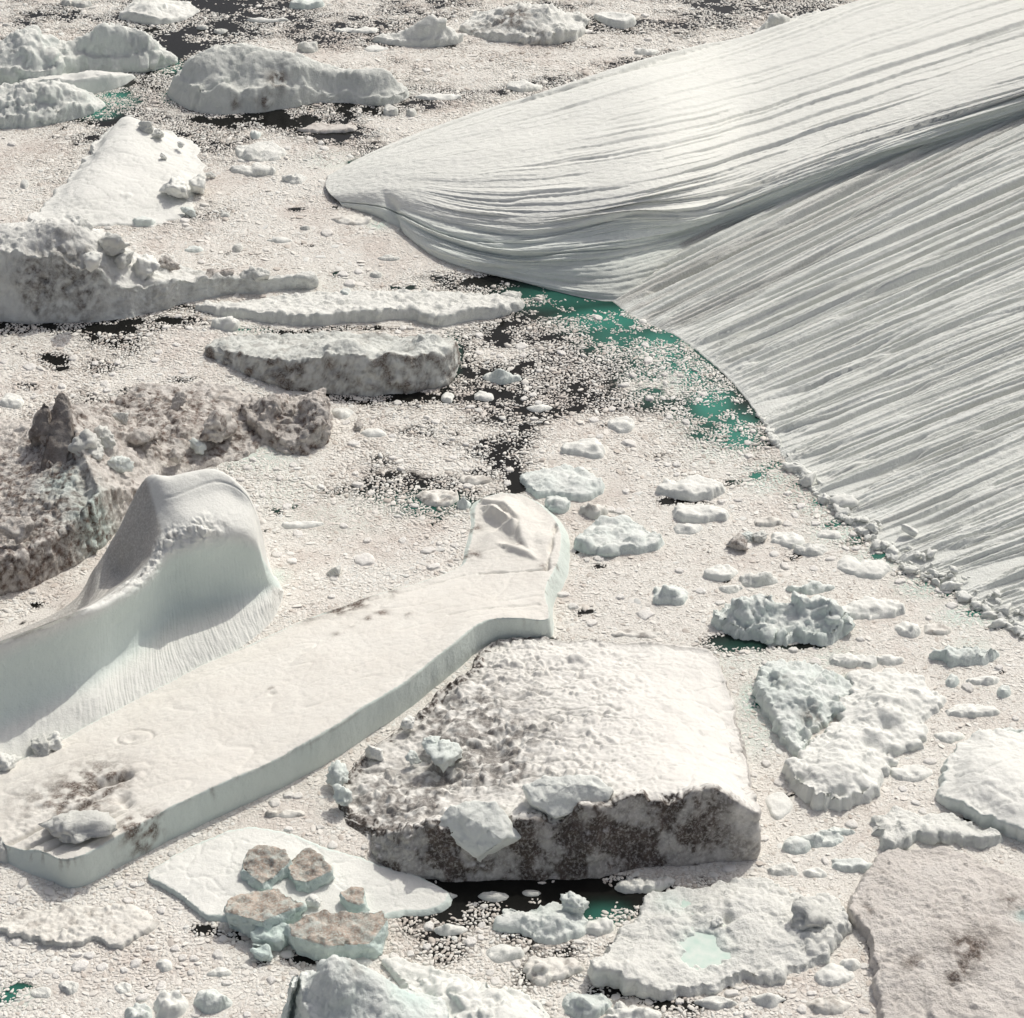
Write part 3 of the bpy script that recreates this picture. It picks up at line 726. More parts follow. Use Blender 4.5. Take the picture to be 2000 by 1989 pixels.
berg('tabular_iceberg', 'long flat tabular iceberg with a straight pale cliff facing the camera', 'iceberg',
     [(153, 1735, 4.93, 0.6), (260, 1680, 5.10, 0.6), (364, 1626, 5.28, 0.6), (455, 1582, 5.28, 0.6), (547, 1541, 5.28, 0.6), (625, 1500, 5.37, 0.6), (700, 1453, 5.37, 0.6), (770, 1405, 5.28, 0.6), (843, 1347, 5.10, 0.6), (900, 1302, 4.93, 0.6),
      (935, 1272, 4.75, 0.6), (970, 1255, 4.40, 0.6), (1025, 1250, 4.05, 0.6), (1073, 1246, 3.52, 0.6), (1081, 1225, 3.4, 1.2), (1082, 1180, 2.8, 1.5), (1100, 1145, 2.6, 1.8), (1113, 1100, 2.2, 1.6), (1112, 1052, 1.6, 1.5), (1092, 1015, 1.4, 1.5),
      (1040, 975, 1.0, 1.2), (975, 966, 0.8, 1), (925, 985, 0.5, 1), (918, 1030, 0.3), (908, 1080, 0.3), (890, 1112, 0.6), (807, 1142, 0.5), (735, 1162, 0.5), (672, 1183, 0.5), (600, 1210, 0.5), (530, 1240, 0.5),
      (430, 1285, 0.6), (330, 1335, 0.6), (200, 1405, 0.8), (80, 1470, 0.8), (-40, 1530, 0.9), (-50, 1600, 1.2), (0, 1668, 2.2), (35, 1695, 2.4, 1.4), (85, 1718, 3.6, 1.6)],
     tops=[(300, 1500, 3.6), (420, 1430, 3.4), (550, 1350, 3.2), (700, 1270, 3.0), (850, 1210, 2.8), (980, 1150, 2.4), (1030, 1090, 1.8), (960, 1040, 1.2), (150, 1580, 3.0), (100, 1500, 1.9), (60, 1660, 2.8), (600, 1270, 2.2), (400, 1340, 1.9), (800, 1165, 1.4)],
     spine=[(90, 1655), (330, 1500), (600, 1350), (800, 1245), (960, 1170), (1010, 1090), (1000, 1030)],
     ridges=[dict(pts=[(945, 975, 1.4), (985, 980, 2.6), (1012, 1008, 3.0), (1018, 1048, 2.6), (1040, 1088, 1.9)], sl=0.4, sr=1.7, k=0.35), dict(pts=[(995, 1064, 2.4), (1030, 1077, 2.7), (1048, 1092, 2.2)], sl=0.4, sr=1.2, k=0.3),
             dict(pts=[(960, 985, 2.8), (985, 1000, 3.0)], sl=0.8, sr=1.5, k=0.3), dict(pts=[(1000, 1010, 3.8), (985, 1020, 2.6)], sl=1.2, sr=1.2, k=0.3)],
     hvar=0.05, crk=0.05, mat=M_PINK, res=0.28, jitter=0.25, jf=0.08, rough=(0.12, 0.12), detail=(0.06, 1.2), crust=0.03, cliff_noise=(0.12, 0.03), feature=slab_feature, dirt=slab_dirt_shade,
     blue=lambda b: (b.REG == 0) * 0.5)  # mint tint puts the cliff's pale shade tone into the colour

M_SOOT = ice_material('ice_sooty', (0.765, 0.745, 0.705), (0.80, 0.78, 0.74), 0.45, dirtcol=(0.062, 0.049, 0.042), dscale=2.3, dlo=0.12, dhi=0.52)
# --- the dirty wedge-shaped block
def block_feature(b):
    top = (b.REG > 0)
    left = smooth(30, 4, b.XY[..., 0] + 0.05 * (b.XY[..., 1] - 250))
    rub = top * left
    D = rub * (0.75 * (lumps(b.G, 0.42, 4) - 0.35) + 0.42 * (lumps(b.G, 1.0, 9) - 0.35) + 0.25 * ridged(b.G, 0.6, 3, 3))
    D = D + top * (1 - left) * (0.22 * np.maximum(lumps(b.G, 0.4, 6) - 0.62, 0) * 2.2 + 0.06 * fbm(b.G * np.array([1.6, 0.6, 1]), 0.4, 3, 2))
    D = D - 0.5 * top * np.exp(-((fbm(b.G * np.array([0.45, 1.6, 1]), 0.10, 3, 12)) / 0.03) ** 2) * smooth(0.3, 0.9, left + 0.3)
    D = D + (b.REG == 0) * (0.8 * (lumps(b.G, 0.28, 5) - 0.35) + 0.35 * (lumps(b.G, 0.8, 8) - 0.35)) * smooth(30, 6, b.XY[..., 0])
    for px, py, z, r, dep in ((870, 1505, 3, 2.2, -1.8), (960, 1460, 4, 2, -1.2), (900, 1400, 4, 2.5, 1.0), (800, 1520, 2.5, 3, -0.4), (905, 1335, 3, 3, 1.3), (980, 1490, 6, 1.8, -1.0)):
        D = D + dep * b.near(px, py, z, r)
    return D
def block_dirt_shade(b):
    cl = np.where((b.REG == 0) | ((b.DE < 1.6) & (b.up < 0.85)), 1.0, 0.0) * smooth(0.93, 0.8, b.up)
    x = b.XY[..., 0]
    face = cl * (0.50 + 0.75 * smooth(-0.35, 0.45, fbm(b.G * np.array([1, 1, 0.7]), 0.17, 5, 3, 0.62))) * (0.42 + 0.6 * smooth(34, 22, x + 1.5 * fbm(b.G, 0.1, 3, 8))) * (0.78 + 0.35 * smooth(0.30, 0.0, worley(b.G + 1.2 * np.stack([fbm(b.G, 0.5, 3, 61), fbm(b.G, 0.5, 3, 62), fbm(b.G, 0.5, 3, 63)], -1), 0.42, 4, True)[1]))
    t = spots((800, 1560, 4, 6, 0.9), (700, 1590, 2.5, 5, 0.9), (900, 1480, 4, 7, 0.7), (950, 1430, 4, 6, 0.55), (850, 1400, 3, 6, 0.55), (1000, 1500, 6, 5, 0.6), (900, 1330, 3, 6, 0.35), (1000, 1350, 4, 7, 0.3), (730, 1510, 2, 5, 0.45), (1060, 1420, 6, 5, 0.35), (925, 1370, 4, 2.5, 1.0), (970, 1465, 5, 2.2, 1.2), (870, 1512, 3, 2, 1.4), (780, 1590, 5, 3, 0.8), (740, 1640, 2, 3, 1.0), (690, 1570, 2, 2.5, 0.8), (1190, 1545, 12, 2.5, 0.9))(b)  # dirt; the spot just below the pitted boulder paints its cast shadow
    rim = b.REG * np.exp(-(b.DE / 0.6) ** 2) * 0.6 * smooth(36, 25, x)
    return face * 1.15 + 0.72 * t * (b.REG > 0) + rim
berg('dirty_iceberg', 'wedge-shaped iceberg with a dark sooty front wall and rubble strewn top', 'iceberg',
     [(718, 1640, 1.2, 1.2), (732, 1675, 3.4, 2.0), (790, 1708, 5.4, 3.0), (880, 1722, 7.0, 3.4), (980, 1722, 7.8, 3.6), (1080, 1719, 8.8, 3.4), (1180, 1709, 10.2, 3.2), (1290, 1694, 10.8, 2.8), (1390, 1686, 10.8, 2.4), (1466, 1681, 10.4, 1.0),
      (1478, 1665, 9.0, 0.8), (1470, 1600, 5.6, 0.8), (1460, 1500, 2.2, 1.0), (1440, 1410, 0.9, 1.2), (1415, 1320, 0.5, 1.2), (1380, 1268, 0.3), (1250, 1255, 0.4), (1120, 1250, 0.6), (1010, 1248, 0.8), (960, 1260, 0.8), (915, 1310, 0.8), (860, 1358, 0.7), (800, 1408, 0.5), (730, 1462, 0.4),
      (680, 1505, 0.4), (655, 1550, 0.4), (670, 1600, 0.5)],
     tops=[(1300, 1490, 8.0), (1150, 1490, 6.8), (1000, 1490, 4.4), (870, 1500, 2.0), (1300, 1380, 4.2), (1100, 1380, 3.8), (950, 1380, 2.4), (1300, 1310, 1.8), (1100, 1310, 1.9), (760, 1560, 1.6), (1420, 1500, 5.0), (820, 1590, 3.6), (960, 1575, 5.6)],
     spine=[(790, 1600), (960, 1520), (1200, 1480), (1380, 1470)], mat=M_SOOT, res=0.25, jitter=0.7, jf=0.12, rough=(0.35, 0.15), detail=(0.10, 0.9), cliff_noise=(0.5, 0.2), crust=0.05,
     feature=block_feature, dirt=block_dirt_shade, blue=lambda b: 0.02 * b.REG)

M_CRACK = ice_material('ice_cracked', (0.745, 0.745, 0.71), (0.80, 0.80, 0.765), 0.9, dirtcol=(0.08, 0.066, 0.058), dscale=0.9, dlo=0.25, dhi=0.65)
# --- cracked iceberg at the edge of the frame
def cracked_feature(b):
    top = b.REG > 0
    D = top * (0.8 * (lumps(b.G, 0.30, 4) - 0.35) + 0.4 * (lumps(b.G, 0.8, 9) - 0.35))
    b.crack = 0
    for a, c, dep in (((70, 610, 2), (85, 585, 4), 1.8), ((100, 560, 8), (165, 490, 14), 2.2), ((60, 520, 10), (100, 558, 8), 1.2), ((280, 590, 3), (292, 570, 5), 1.2), ((20, 505, 12), (28, 512, 11), 1.4), ((40, 540, 9), (75, 520, 11), 0.9), ((105, 485, 15), (150, 505, 13), 1.0), ((130, 560, 7), (165, 535, 9), 0.8), ((80, 560, 7), (100, 590, 5), 0.7)):
        A = P(*a); B = P(*c); ab = B - A; t = np.clip(((b.G - A) @ ab) / (ab @ ab), 0, 1)
        d = np.linalg.norm(b.G - A - t[..., None] * ab, axis=-1) + 0.4 * perlin(b.G * 0.5)
        D = D - 1.3 * dep * np.exp(-(d / 0.6) ** 2); b.crack = np.maximum(b.crack, np.exp(-(d / 0.75) ** 2))
    return D + (b.REG == 0) * 0.5 * smooth(0.2, 0.9, b.CC) * (ridged(b.G, 0.22, 4, 3) - 0.3)
def cracked_dirt(b):
    s = spots((70, 600, 3, 1.5, 0.9), (90, 545, 9, 4, 0.9), (130, 520, 12, 4, 0.9), (165, 490, 14, 2.5, 0.9), (110, 480, 15, 4, 0.7), (60, 560, 7, 3, 0.6), (170, 570, 6, 4, 0.6), (200, 560, 6, 3, 0.5), (290, 585, 3.5, 2, 0.9), (300, 600, 2, 3, 0.6), (445, 555, 3, 1.2, 0.8), (215, 475, 12, 2.0, 0.5), (430, 540, 3, 4, 0.7), (360, 525, 3.5, 4, 0.5))(b)
    return s * 0.62 + 0.95 * b.crack + (b.REG == 0) * 0.30 * smooth(0.0, 0.5, fbm(b.G, 0.2, 4, 5) + 0.15)  # dirt patches; also darker along the cracks and unevenly on the wall
berg('cracked_iceberg', 'tall iceberg with a cracked grey shaded face and a long thin tail', 'iceberg',
     [(-90, 640, 13, 4), (0, 630, 13.5, 4.5), (70, 632, 13.5, 4.5), (140, 630, 13, 4.2), (200, 627, 9.5, 3.4), (250, 620, 6.2, 2.6), (300, 610, 5, 2.0), (350, 597, 4.4, 1.4), (420, 581, 3.6, 1.0), (500, 573, 3.0, 0.8), (560, 568, 2.8, 0.7), (608, 563, 2.5, 0.6), (616, 556, 2.2, 0.6),
      (570, 548, 1.2), (470, 545, 0.9), (380, 535, 0.9), (300, 520, 1.2), (240, 505, 1.6), (150, 500, 2), (40, 500, 2), (-90, 510, 2)],
     tops=[(20, 470, 15), (80, 442, 17), (130, 455, 16.5), (170, 500, 14), (240, 495, 10), (300, 530, 5.5), (200, 470, 13), (-50, 450, 16), (400, 548, 2.6)],
     spine=[(-60, 575), (100, 575), (250, 568), (420, 560), (570, 556)], mat=M_CRACK, res=0.34, jitter=0.8, rough=(0.55, 0.14), detail=(0.18, 0.8), cliff_noise=(0.55, 0.10), feature=cracked_feature, dirt=cracked_dirt,
     blue=lambda b: 0.12 * (b.REG == 0))

# --- low white floe lying under it
berg('ice_floe', 'long low snow covered floe wedged beneath the tail of the cracked iceberg', 'ice floe',
     [(378, 603, 1.2), (440, 618, 1.8), (520, 630, 2.0), (630, 636, 2.2), (720, 631, 2.6), (790, 624, 2.4), (850, 634, 2.2), (900, 630, 2.4), (960, 624, 2.4), (1012, 608, 1.8), (1022, 592, 1.0), (960, 578, 0.6), (850, 572, 0.5), (700, 570, 0.5), (600, 576, 0.5), (500, 586, 0.5), (430, 592, 0.5)],
     spine=[(430, 605), (640, 606), (850, 603), (980, 598)], mat=M_ROUGH, jitter=0.9, rough=(0.35, 0.2), lump=[(0.7, 0.45), (0.35, 1.1)], tops=[(700, 600, 1.8), (850, 600, 1.6)])

# --- grey hump iceberg
berg('hummocky_iceberg', 'grey blocky iceberg with a cracked rounded front wall and a hollow top', 'iceberg',
     [(400, 690, 1.4, 1), (425, 708, 2.4, 1.4), (480, 730, 3.4, 1.6), (540, 756, 4.4, 1.8), (610, 767, 6.2, 2.2), (690, 772, 7.8, 2.4), (770, 770, 7.6, 2.4), (830, 765, 7.6, 2.0), (878, 748, 6.8, 1.6), (893, 720, 5.0, 1.2), (890, 690, 3.0, 1), (820, 668, 1.5), (700, 660, 1.2), (560, 660, 1.2), (450, 666, 1.2)],
     tops=[(620, 690, 6.8), (690, 665, 8.6), (750, 695, 4.8), (790, 690, 5.0), (840, 655, 7.2), (520, 680, 3.2), (560, 640, 2.5), (760, 640, 2.6)],
     spine=[(450, 690), (600, 712), (760, 715), (860, 705)], mat=M_GREY, jitter=0.8, rough=(0.5, 0.2), detail=(0.16, 0.9), cliff_noise=(0.6, 0.14), lump=[(0.6, 0.5), (0.3, 1.2)],
     dirt=lambda b: 0.75 * smooth(-0.2, 0.5, fbm(b.G, 0.3, 4, 3)) * (b.REG == 0) + 0.35 * smooth(0.0, 0.5, fbm(b.G, 0.4, 3, 5)) + 0.4 * smooth(0.12, 0.0, worley(b.G, 0.3, 2, True)[1]) * (b.REG == 0), blue=lambda b: 0.1 + 0 * b.REG)  # front wall darker in patches and along crack lines

# --- brown dirt coated iceberg with shards
def brown_dirt(b):
    s = spots((270, 790, 4, 10, 0.9), (330, 790, 3, 9, 1.0), (380, 850, 3, 8, 0.7), (450, 830, 3, 7, 0.7), (500, 800, 4, 6, 1.0), (620, 800, 5, 6, 1.0), (590, 850, 4, 6, 1.0), (560, 870, 2, 5, 0.9), (40, 900, 5, 14, 0.8), (20, 1000, 5, 12, 0.9), (110, 880, 8, 8, 0.6), (40, 1090, 5, 7, 0.9), (110, 1080, 5, 6, 0.7), (30, 1150, 2, 6, 0.7), (130, 1030, 7, 5, 0.8), (280, 850, 3, 6, 0.5))(b)
    return 0.95 * s + 0.14 * smooth(0.1, 0.5, fbm(b.G, 0.25, 5, 2, 0.6)) + 0.6 * smooth(0.55, 0.25, b.up) * smooth(-50, -62, b.XY[..., 0] + 0.0 * s)  # dirt patches, plus darker steep faces towards the left
shards = berg('shard_iceberg', 'mud stained iceberg with two upright dark shards cut by the frame edge', 'iceberg',
     [(-80, 1195, 5, 1.6), (0, 1167, 5.6, 1.8), (60, 1147, 6, 1.8), (130, 1112, 6.5, 1.6), (200, 1066, 6.5, 1.4), (240, 1030, 5.0, 1.2), (290, 985, 3.0, 1), (325, 930, 1.4, 1), (320, 880, 1.0), (285, 830, 1.0), (220, 800, 1.2), (130, 805, 2), (60, 830, 1.5), (-80, 860, 1.5)],
     tops=[(150, 850, 8), (190, 930, 8), (170, 1000, 7.5), (260, 860, 4.0), (230, 830, 4.4), (60, 900, 4), (30, 1000, 4), (60, 1080, 5.2), (0, 1100, 4.2), (20, 930, 3)],
     spine=[(20, 1040), (150, 980), (230, 900)], mat=M_BROWN, res=0.27, jitter=0.9, rough=(0.5, 0.16), detail=(0.22, 0.7), cliff_noise=(0.4, 0.12), lump=[(0.9, 0.3), (0.5, 0.7), (0.25, 1.6)], crust=0.22,
     ridges=[dict(pts=[(130, 790, 13), (165, 890, 10.5), (195, 960, 9), (150, 1010, 8.5)], sl=0.8, sr=1.5, k=0.6)],
     dirt=brown_dirt, blue=lambda b: 0.5 * b.near(110, 920, 9, 4) + 0.8 * b.near(190, 1030, 4, 5) + 0.3 * b.near(130, 940, 9, 4))
M_FIN = ice_material('ice_dark_shard', (0.30, 0.28, 0.26), (0.42, 0.395, 0.37), 1.0)
for k, (fr, lab) in enumerate((([(116, 764, 16.5), (130, 772, 16), (142, 850, 11.5), (128, 905, 8), (72, 935, 5), (86, 870, 8.5), (104, 790, 14.5)], 'taller dark shard'), ([(86, 782, 12.5), (96, 792, 12), (96, 845, 9), (54, 858, 6.5), (68, 815, 9)], 'shorter dark shard'))):
    me, c = hull_mesh('shard', M_FIN, hull_pts(fr, 2.0, 4.0), bev=0.2, amp=0.45, seed=12 + k, blue=0.0, dirt=lambda V, Nn: np.clip(0.45 + 0.6 * fbm(V, 0.3, 4, 3), 0, 1))
    link('shard', me, lab, parent=shards, loc=c - np.array(shards.location))
berg('dirty_floe', 'low rubble floe strewn with reddish brown dirt behind the sail', 'ice floe',
     [(325, 930, 0.5), (380, 920, 0.5), (440, 902, 0.5), (490, 885, 0.6), (515, 840, 0.8), (510, 800, 0.8), (470, 770, 0.6), (380, 755, 0.6), (270, 758, 0.7), (215, 790, 1.0), (240, 850, 1.2), (290, 900, 1)],
     tops=[(300, 790, 2.2), (400, 810, 2.0), (350, 860, 2.0), (450, 840, 1.8), (300, 840, 2.6)], spine=[(290, 820), (450, 830)], mat=M_BROWN, res=0.28, jitter=1.6, rough=(0.5, 0.2), lump=[(0.8, 0.35), (0.4, 0.9)], crust=0.15, dirt=lambda b: brown_dirt(b) * 1.15, blue=lambda b: 0 * b.up)
berg('dark_iceberg', 'small dark jagged iceberg at the end of the reddish rubble floe', 'iceberg',
     [(472, 812, 3.0, 0.8), (480, 842, 3.4, 1.0), (515, 870, 2.6, 1.2), (552, 886, 2.4, 1.2), (600, 887, 3.6, 1.2), (638, 866, 5.4, 0.8), (646, 830, 6.0, 0.6), (640, 806, 5.0, 0.8), (585, 800, 3.0), (520, 796, 2.6)],
     tops=[(620, 772, 7.6), (600, 778, 6.4), (500, 790, 5.2), (540, 785, 5.4), (580, 815, 2.6), (560, 840, 2.4), (610, 840, 5.0)], spine=[(510, 832), (610, 835)], mat=M_BROWN, res=0.26, jitter=0.9, rough=(0.7, 0.22), lump=[(1.4, 0.3), (0.7, 0.7)], crust=0.3, cliff_noise=(0.7, 0.3),
     dirt=lambda b: 0.35 + 0.9 * smooth(-0.3, 0.4, fbm(b.G, 0.3, 4, 4)) * smooth(0.98, 0.7, b.up), blue=lambda b: 0.4 * b.near(625, 868, 1.5, 1.5))

# --- far cluster of lumpy bergs
berg('lumpy_iceberg', 'lumpy white iceberg cut off by the edge of the frame behind the pointed tongue', 'iceberg',
     [(-80, 165, 4), (0, 168, 4.5), (60, 170, 4), (115, 160, 4), (130, 150, 4, 1.5), (180, 142, 4, 2), (240, 141, 4, 1.6), (300, 140, 4, 1.4), (330, 130, 2.4), (348, 120, 0.8), (320, 108, 1.4), (250, 104, 2), (130, 110, 2), (0, 112, 2), (-80, 112, 2)],
     tops=[(10, 80, 9), (45, 55, 11), (80, 62, 10), (110, 95, 6), (160, 72, 8), (195, 70, 9), (240, 68, 9), (285, 85, 7), (130, 118, 5), (60, 120, 6.5), (0, 130, 5.5), (310, 110, 4)],
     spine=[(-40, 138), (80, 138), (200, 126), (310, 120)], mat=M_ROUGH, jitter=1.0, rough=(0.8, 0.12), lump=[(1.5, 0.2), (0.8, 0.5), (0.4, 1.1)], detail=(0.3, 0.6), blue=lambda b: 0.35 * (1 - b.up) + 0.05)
berg('ice_tongue', 'smooth pointed tongue of ice beside the green pool', 'iceberg',
     [(50, 178, 3), (110, 182, 3.4, 1.4), (170, 184, 3.6, 1.4), (215, 176, 3.4, 1.3), (250, 162, 2.6), (264, 150, 0.6), (230, 148, 1.2), (160, 152, 1.6), (90, 158, 2), (40, 164, 2)],
     tops=[(160, 148, 4.4), (210, 150, 3.6), (110, 160, 4)], spine=[(80, 168), (225, 160)], mat=M_WHITE, jitter=0.5, rough=(0.3, 0.15), lump=[(0.3, 0.6)], blue=lambda b: 0.35 * (1 - b.up))
berg('lumpy_iceberg', 'low crumbling berg of rounded white lumps in front of the pointed tongue', 'iceberg',
     [(-80, 252, 3), (0, 252, 3), (60, 250, 3.2, 1.4), (110, 240, 3), (150, 233, 3.4, 1.5), (178, 222, 2), (206, 205, 0.5), (185, 192, 0.8), (130, 188, 1.5), (50, 190, 2), (-80, 195, 2)],
     tops=[(20, 170, 6.5), (60, 160, 7), (90, 190, 5.5), (110, 178, 6.5), (150, 178, 5.2), (30, 210, 4.5), (60, 215, 5), (0, 195, 5)],
     spine=[(-40, 222), (60, 222), (150, 208)], mat=M_ROUGH, jitter=1.0, rough=(0.7, 0.15), lump=[(1.4, 0.22), (0.8, 0.55), (0.4, 1.2)], detail=(0.25, 0.7), blue=lambda b: 0.4 * (1 - b.up) + 0.05)

# --- domed iceberg
def dome_feature(b):
    right = smooth(-68, -60, b.XY[..., 0])
    D = 0.7 * (lumps(b.G, 0.32, 4) - 0.35) * (0.25 + 0.75 * smooth(-90, -80, b.XY[..., 0]))
    A = P(395, 205, 1)[:2]; B = P(470, 120, 10)[:2]; ab = B - A; t = np.clip(((b.XY - A) @ ab) / (ab @ ab), 0, 1.1)
    d = ((b.XY - A) @ np.array([-ab[1], ab[0]])) / np.linalg.norm(ab)
    return D - 0.8 * np.exp(-((d + 2.5 * np.sin(t * 3)) / 0.5) ** 2)
berg('domed_iceberg', 'domed grey white iceberg with a low hummocky tail behind the smooth snow ramp', 'iceberg',
     [(330, 178, 4.5, 2.5), (340, 198, 5.5, 2.8), (372, 218, 6, 3.0), (430, 223, 6, 3), (500, 220, 5.5, 2.6), (560, 212, 5, 2.0), (600, 206, 4.2, 1.6), (625, 202, 2.0, 1.2), (680, 202, 2.6, 1.6), (710, 205, 1.6), (750, 208, 2.2), (790, 196, 2.0), (795, 182, 2.0), (740, 168, 2), (640, 158, 2), (550, 150, 3), (450, 148, 3), (370, 158, 3.5)],
     tops=[(370, 125, 9), (400, 102, 11.5), (440, 92, 12.5), (490, 96, 12.2), (540, 112, 10.5), (580, 135, 8.5), (610, 160, 5), (650, 160, 5.2), (700, 148, 6.2), (750, 134, 6.6), (780, 152, 4.6), (500, 150, 9.5), (420, 150, 9), (560, 170, 7), (700, 175, 4.2)],
     spine=[(390, 188), (500, 186), (620, 180), (750, 185)], mat=M_GREY, jitter=0.8, rough=(0.4, 0.15), detail=(0.2, 0.8), cliff_noise=(0.35, 0.12), lump=[(0.3, 0.9)], feature=dome_feature,
     dirt=spots((505, 185, 5, 1.4, 0.9), (525, 180, 5.5, 1.6, 0.9), (540, 145, 8, 2.6, 0.9), (520, 195, 3, 1.2, 0.8), (465, 190, 4, 1.0, 0.7), (455, 205, 2, 1.0, 0.5)), blue=lambda b: 0.08 + 0.15 * (1 - b.up))

# --- smooth snow ramp
berg('snow_ramp_iceberg', 'smooth bright white snow ramp with a few boulders', 'iceberg',
     [(66, 438, 1.2, 0.5), (120, 444, 0.9), (220, 446, 0.25), (310, 440, 0.2), (360, 415, 0.2), (388, 370, 0.2), (396, 315, 0.2), (372, 280, 0.3), (330, 262, 0.6), (270, 256, 1.0), (222, 258, 1.5), (180, 300, 1.8), (160, 325, 2.0), (120, 370, 1.5), (85, 410, 1.3)],
     tops=[(245, 228, 5), (280, 240, 4.6), (200, 280, 4.4), (300, 280, 3.4), (180, 330, 3.6), (260, 330, 3.0), (150, 380, 2.8), (250, 390, 1.6), (340, 330, 1.6)],
     spine=[(150, 400), (220, 340), (290, 290)], mat=M_WHITE, jitter=2.2, rough=(0.3, 0.1), detail=(0.05, 0.8), lump=[(0.9, 0.3, lambda b: b.near(120, 425, 2, 6) + b.near(250, 380, 2, 2))])

# --- right hand bergs
berg('crumbling_iceberg', 'crumbling white berg with blue hollows and black water under its rim', 'iceberg',
     [(1392, 1216, 2.2, 0.5), (1425, 1243, 2.0, 0.8), (1490, 1256, 1.6, 0.9), (1540, 1252, 1.4, 1.2), (1600, 1258, 1.8, 1.2), (1650, 1246, 2.0, 1.0), (1668, 1222, 1.6, 1), (1640, 1200, 1), (1560, 1190, 0.8), (1480, 1186, 0.8), (1420, 1196, 1.2)],
     tops=[(1412, 1185, 4.6), (1440, 1168, 5.2), (1475, 1175, 4.2), (1500, 1160, 5.2), (1560, 1165, 5.0), (1610, 1168, 5.0), (1640, 1190, 4.2), (1520, 1200, 2.4), (1590, 1200, 2.8), (1450, 1225, 3.2), (1550, 1228, 2.2), (1625, 1225, 3.4)],
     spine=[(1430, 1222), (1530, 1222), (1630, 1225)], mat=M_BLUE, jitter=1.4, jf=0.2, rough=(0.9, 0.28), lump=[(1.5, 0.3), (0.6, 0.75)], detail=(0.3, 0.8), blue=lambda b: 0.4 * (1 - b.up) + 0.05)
berg('rubble_iceberg', 'elongated berg heaped with broken ice blocks next to the dirty wedge', 'iceberg',
     [(1475, 1335, 2.0), (1482, 1380, 2.4), (1510, 1430, 2.2), (1540, 1470, 1.6), (1570, 1482, 1.2), (1600, 1440, 1), (1640, 1400, 1), (1660, 1350, 1), (1620, 1310, 1), (1560, 1290, 1.2), (1500, 1302, 1.6)],
     tops=[(1510, 1310, 3.2), (1540, 1370, 3), (1580, 1330, 2.4), (1560, 1430, 2), (1620, 1370, 1.8)],
     spine=[(1520, 1340), (1570, 1420)], mat=M_BLUE, jitter=1.7, jf=0.2, rough=(0.4, 0.25), lump=[(1.0, 0.45), (0.45, 1.0)], detail=(0.12, 1.0), blue=lambda b: 0.3 * (1 - b.up) + 0.05, dirt=spots((1585, 1400, 1.5, 2.0, 0.5), (1530, 1330, 3, 1.5, 0.3)))
berg('mound_iceberg', 'low pale mound with a pitted lower edge beside the smooth white floe', 'iceberg',
     [(1537, 1508, 2.2), (1550, 1545, 2.4), (1580, 1582, 2.6), (1625, 1592, 2.4), (1680, 1570, 2.0), (1720, 1530, 1.2), (1770, 1480, 1.0), (1810, 1420, 0.8), (1830, 1370, 0.6), (1790, 1325, 0.6), (1720, 1310, 0.8), (1660, 1330, 1), (1640, 1390, 1.4), (1610, 1440, 1.6), (1570, 1480, 1.8)],
     tops=[(1600, 1500, 3.2), (1650, 1470, 3.0), (1700, 1420, 2.6), (1720, 1350, 2.4), (1760, 1400, 2.0), (1660, 1530, 3.0), (1600, 1550, 3.2)],
     spine=[(1600, 1540), (1680, 1450), (1740, 1370)], mat=M_WHITE, jitter=1.7, jf=0.2, rough=(0.4, 0.2), lump=[(0.6, 0.3), (0.4, 0.8)], detail=(0.14, 1.0),
     feature=lambda b: sum(-1.4 * b.near(*v) for v in ((1625, 1545, 3, 0.8), (1645, 1540, 3, 0.7), (1690, 1535, 2.5, 0.8), (1560, 1515, 2.5, 0.9), (1700, 1445, 2.6, 1.2), (1735, 1415, 2.4, 1.2), (1745, 1460, 2, 0.9), (1730, 1340, 2.5, 1.0))), blue=lambda b: 0.15 * (1 - b.up))
berg('ice_floe', 'broad smooth white floe with a dark shadow line under its lower edge', 'ice floe',
     [(1828, 1562, 1.2, 0.3), (1850, 1582, 1.8, 0.2), (1910, 1610, 2.2, 0.2), (1980, 1640, 2.4, 0.2), (2080, 1668, 2.4, 0.3), (2140, 1600, 2), (2120, 1470, 1.5), (2010, 1440, 1.4), (1910, 1442, 1.4), (1855, 1475, 1.5), (1835, 1520, 1.3)],
     tops=[(1900, 1500, 3.0), (1980, 1480, 3.2), (1960, 1570, 3.0), (2050, 1550, 3.2)], spine=[(1910, 1535), (2050, 1550)], mat=M_WHITE, jitter=1.2, jf=0.18, rough=(0.4, 0.12), lump=[(0.35, 0.3)], detail=(0.06, 0.8), blue=lambda b: 0.3 * (b.REG == 0))
berg('ice_floe', 'white floe with a row of shaded bites along its front above the pinkish floe', 'ice floe',
     [(1712, 1640, 1.4), (1740, 1660, 1.6), (1800, 1652, 1.8), (1860, 1655, 1.6), (1930, 1650, 1.5), (1945, 1635, 1.0), (1880, 1605, 0.7), (1800, 1590, 0.7), (1740, 1585, 0.8), (1700, 1610, 0.9)],
     tops=[(1770, 1615, 1.6), (1850, 1620, 1.4)], spine=[(1750, 1625), (1890, 1632)], mat=M_ROUGH, jitter=1.0, jf=0.3, rough=(0.3, 0.3), lump=[(0.8, 0.55)], blue=lambda b: 0.3 * (1 - b.up))
